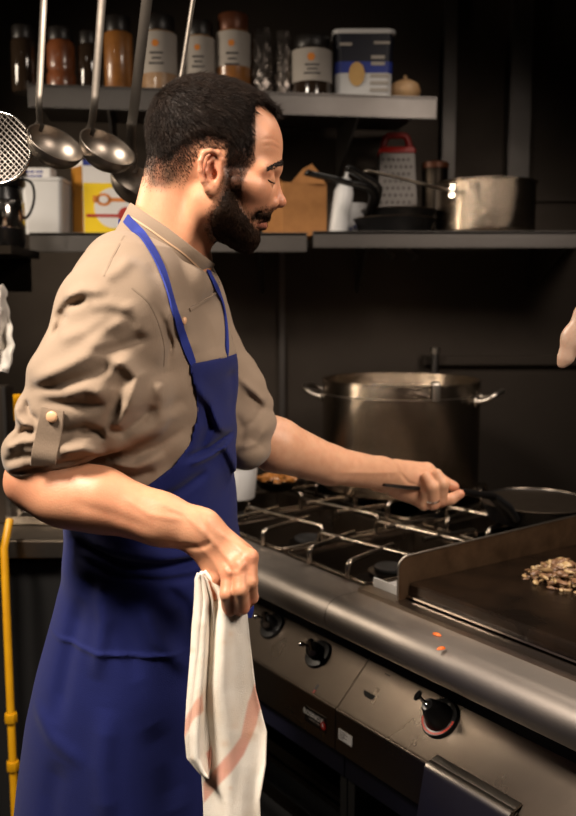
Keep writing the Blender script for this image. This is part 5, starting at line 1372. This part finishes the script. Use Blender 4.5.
# white cloth on a hook at the left edge
V = []; nu, nv = 26, 60; Yc = 1.75
for j in range(nv+1):
    y_ = 285+j*(372-285)/nv; xr = np.interp(y_, [285,295,320,345,358,372], [2,6,11,14,13,8])
    for i in range(nu+1):
        u_ = i/nu; xl = -34+10*math.sin(y_*.05); x_ = xl+(xr-xl)*u_
        V.append(P(x_+.8*math.sin(y_*.35), y_, Yc+.018*math.sin(u_*15+y_*.06)+.006*math.sin(u_*31-y_*.11)))
me = bpy.data.meshes.new('c'); me.from_pydata([tuple(v) for v in V], [], [[j*(nu+1)+i, j*(nu+1)+i+1, (j+1)*(nu+1)+i+1, (j+1)*(nu+1)+i] for j in range(nv) for i in range(nu)])
bmx = bmesh.new(); bmx.from_mesh(me); bmesh.ops.solidify(bmx, geom=bmx.faces[:], thickness=.004); bmx.to_mesh(me); bmx.free(); smooth(me, 80)
tag(link('hanging_cloth', me, 'cloth'), 'crumpled white cloth hanging at the left edge', 'cloth')
px_ = P(-36,285,Yc)
t = thing('cloth_hook', 'steel post carrying the hanging white cloth', 'post', (px_.x, Yc+.035, 0))
MB().tube([Vector((px_.x,Yc+.04,0)), Vector((px_.x,Yc+.04,px_.z+.05))], .012, 12).build('post', 'shelf', t)
MB().tube(bezier([Vector((px_.x,Yc+.04,px_.z+.02)), Vector((px_.x+.02,Yc+.02,px_.z+.02)), Vector((px_.x+.04,Yc,px_.z)), Vector((px_.x+.05,Yc-.01,px_.z+.015))], 5), .004, 8).build('hook', 'steel', t, ang=60)
# yellow gas pipe
Yp = yF-.07; g0 = P(4,548,Yp); g1 = P(5,900,Yp)
t = thing('gas_pipe', 'yellow vertical gas pipe below the worktop at the left edge', 'pipe', (g0.x, Yp, 0))
MB().tube([Vector((g0.x,Yp,0)), Vector((g0.x,Yp,g0.z)), Vector((g0.x,Yp+.045,g0.z+.05))], .0085, 14).build('pipe', 'gas', t, ang=60)
for a in (722,770):
    z_ = P(4,a,Yp).z; MB().lathe([(0,0),(.013,0),(.014,.003),(.014,.018),(.013,.021),(0,.021)], (g0.x,Yp,z_), None, 8).build('fitting', 'gas', t)
# pale silicone spatula blade hanging at the right edge
Ys = 1.3; fsd = Field(P(545,385,Ys)+Vector((0,-.03,0)), P(640,200,Ys)+Vector((.02,.03,0)), .0022)
sp_ = lambda a, c_: P(a, c_, Ys)
fsd.rc(sp_(566,357), sp_(573,338), px(7.5,Ys), px(10,Ys), .008, .45); fsd.rc(sp_(573,338), sp_(586,314), px(10,Ys), px(10,Ys), .008, .5); fsd.rc(sp_(586,314), sp_(600,290), px(10,Ys), px(6,Ys), .008, .6)
fsd.rc(sp_(562,364), sp_(566,357), px(4.5,Ys), px(7,Ys), .005, .45)
t = thing('silicone_spatula', 'pale translucent spatula blade hanging in at the right edge', 'spatula', sp_(600,290))
link('blade', fsd.mesh(), 'silicone', t)
xs_ = sp_(620,190)
MB().tube([sp_(596,298), sp_(612,262), xs_, Vector((xs_.x,Ys,2.19))], .006, 10).build('handle', 'steel', t, ang=60)
MB().tube(bezier([Vector((xs_.x,Ys,2.185)), Vector((xs_.x,Ys-.012,2.205)), Vector((xs_.x,Ys,2.222)), Vector((xs_.x,Ys+.012,2.205))], 5), .003, 8).build('hook', 'steel', t, ang=60)
t = thing('hanging_rail', 'short steel utensil rail above the pale spatula', 'rail', (xs_.x, Ys, 2.205))
MB().tube([(xs_.x-.2,Ys,2.205),(xs_.x+.3,Ys,2.205)], .007, 12).build('bar', 'steel', t)
for x in (xs_.x-.18, xs_.x+.28): MB().tube([(x,Ys,2.205),(x,Ys,RZ)], .005, 10).build('hanger', 'steel', t)

# ================================================================== LIGHT
def area(name, loc, tgt, size, power, col, sy=None):
    l = bpy.data.lights.new(name, 'AREA'); l.energy = power; l.color = col; l.size = size
    if sy: l.shape = 'RECTANGLE'; l.size_y = sy
    o = bpy.data.objects.new(name, l); COL.objects.link(o); o.location = loc
    o.rotation_euler = (Vector(tgt)-Vector(loc)).to_track_quat('-Z', 'Y').to_euler(); return o
area('key_lamp', (-.95,.45,2.62), (-.2,1.22,1.25), .4, 19, (1,.87,.73)).data.spread = math.radians(85)
area('back_lamp', (-1.5,1.75,2.0), (-.35,1.95,1.5), .4, 8, (1,.84,.66)).data.spread = math.radians(110)
area('front_lamp', (1.25,.3,2.5), (.1,1.4,1.1), .6, 9, (1,.85,.72)).data.spread = math.radians(85)
area('cooker_fill', (.60,1.75,2.45), (.45,1.75,.9), .9, 6, (1,.86,.72), .35).data.spread = math.radians(110)  # added fill above the cooker, gives the front rail something bright to reflect
w = bpy.data.worlds.new('world'); SC.world = w; w.use_nodes = True
w.node_tree.nodes['Background'].inputs[0].default_value = (.02,.018,.016,1); w.node_tree.nodes['Background'].inputs[1].default_value = .3
vs = SC.view_settings
vs.view_transform = 'Standard'; vs.look = 'None'; vs.gamma = 1; vs.use_curve_mapping = False; vs.exposure = 0
SC.display_settings.display_device = 'sRGB'
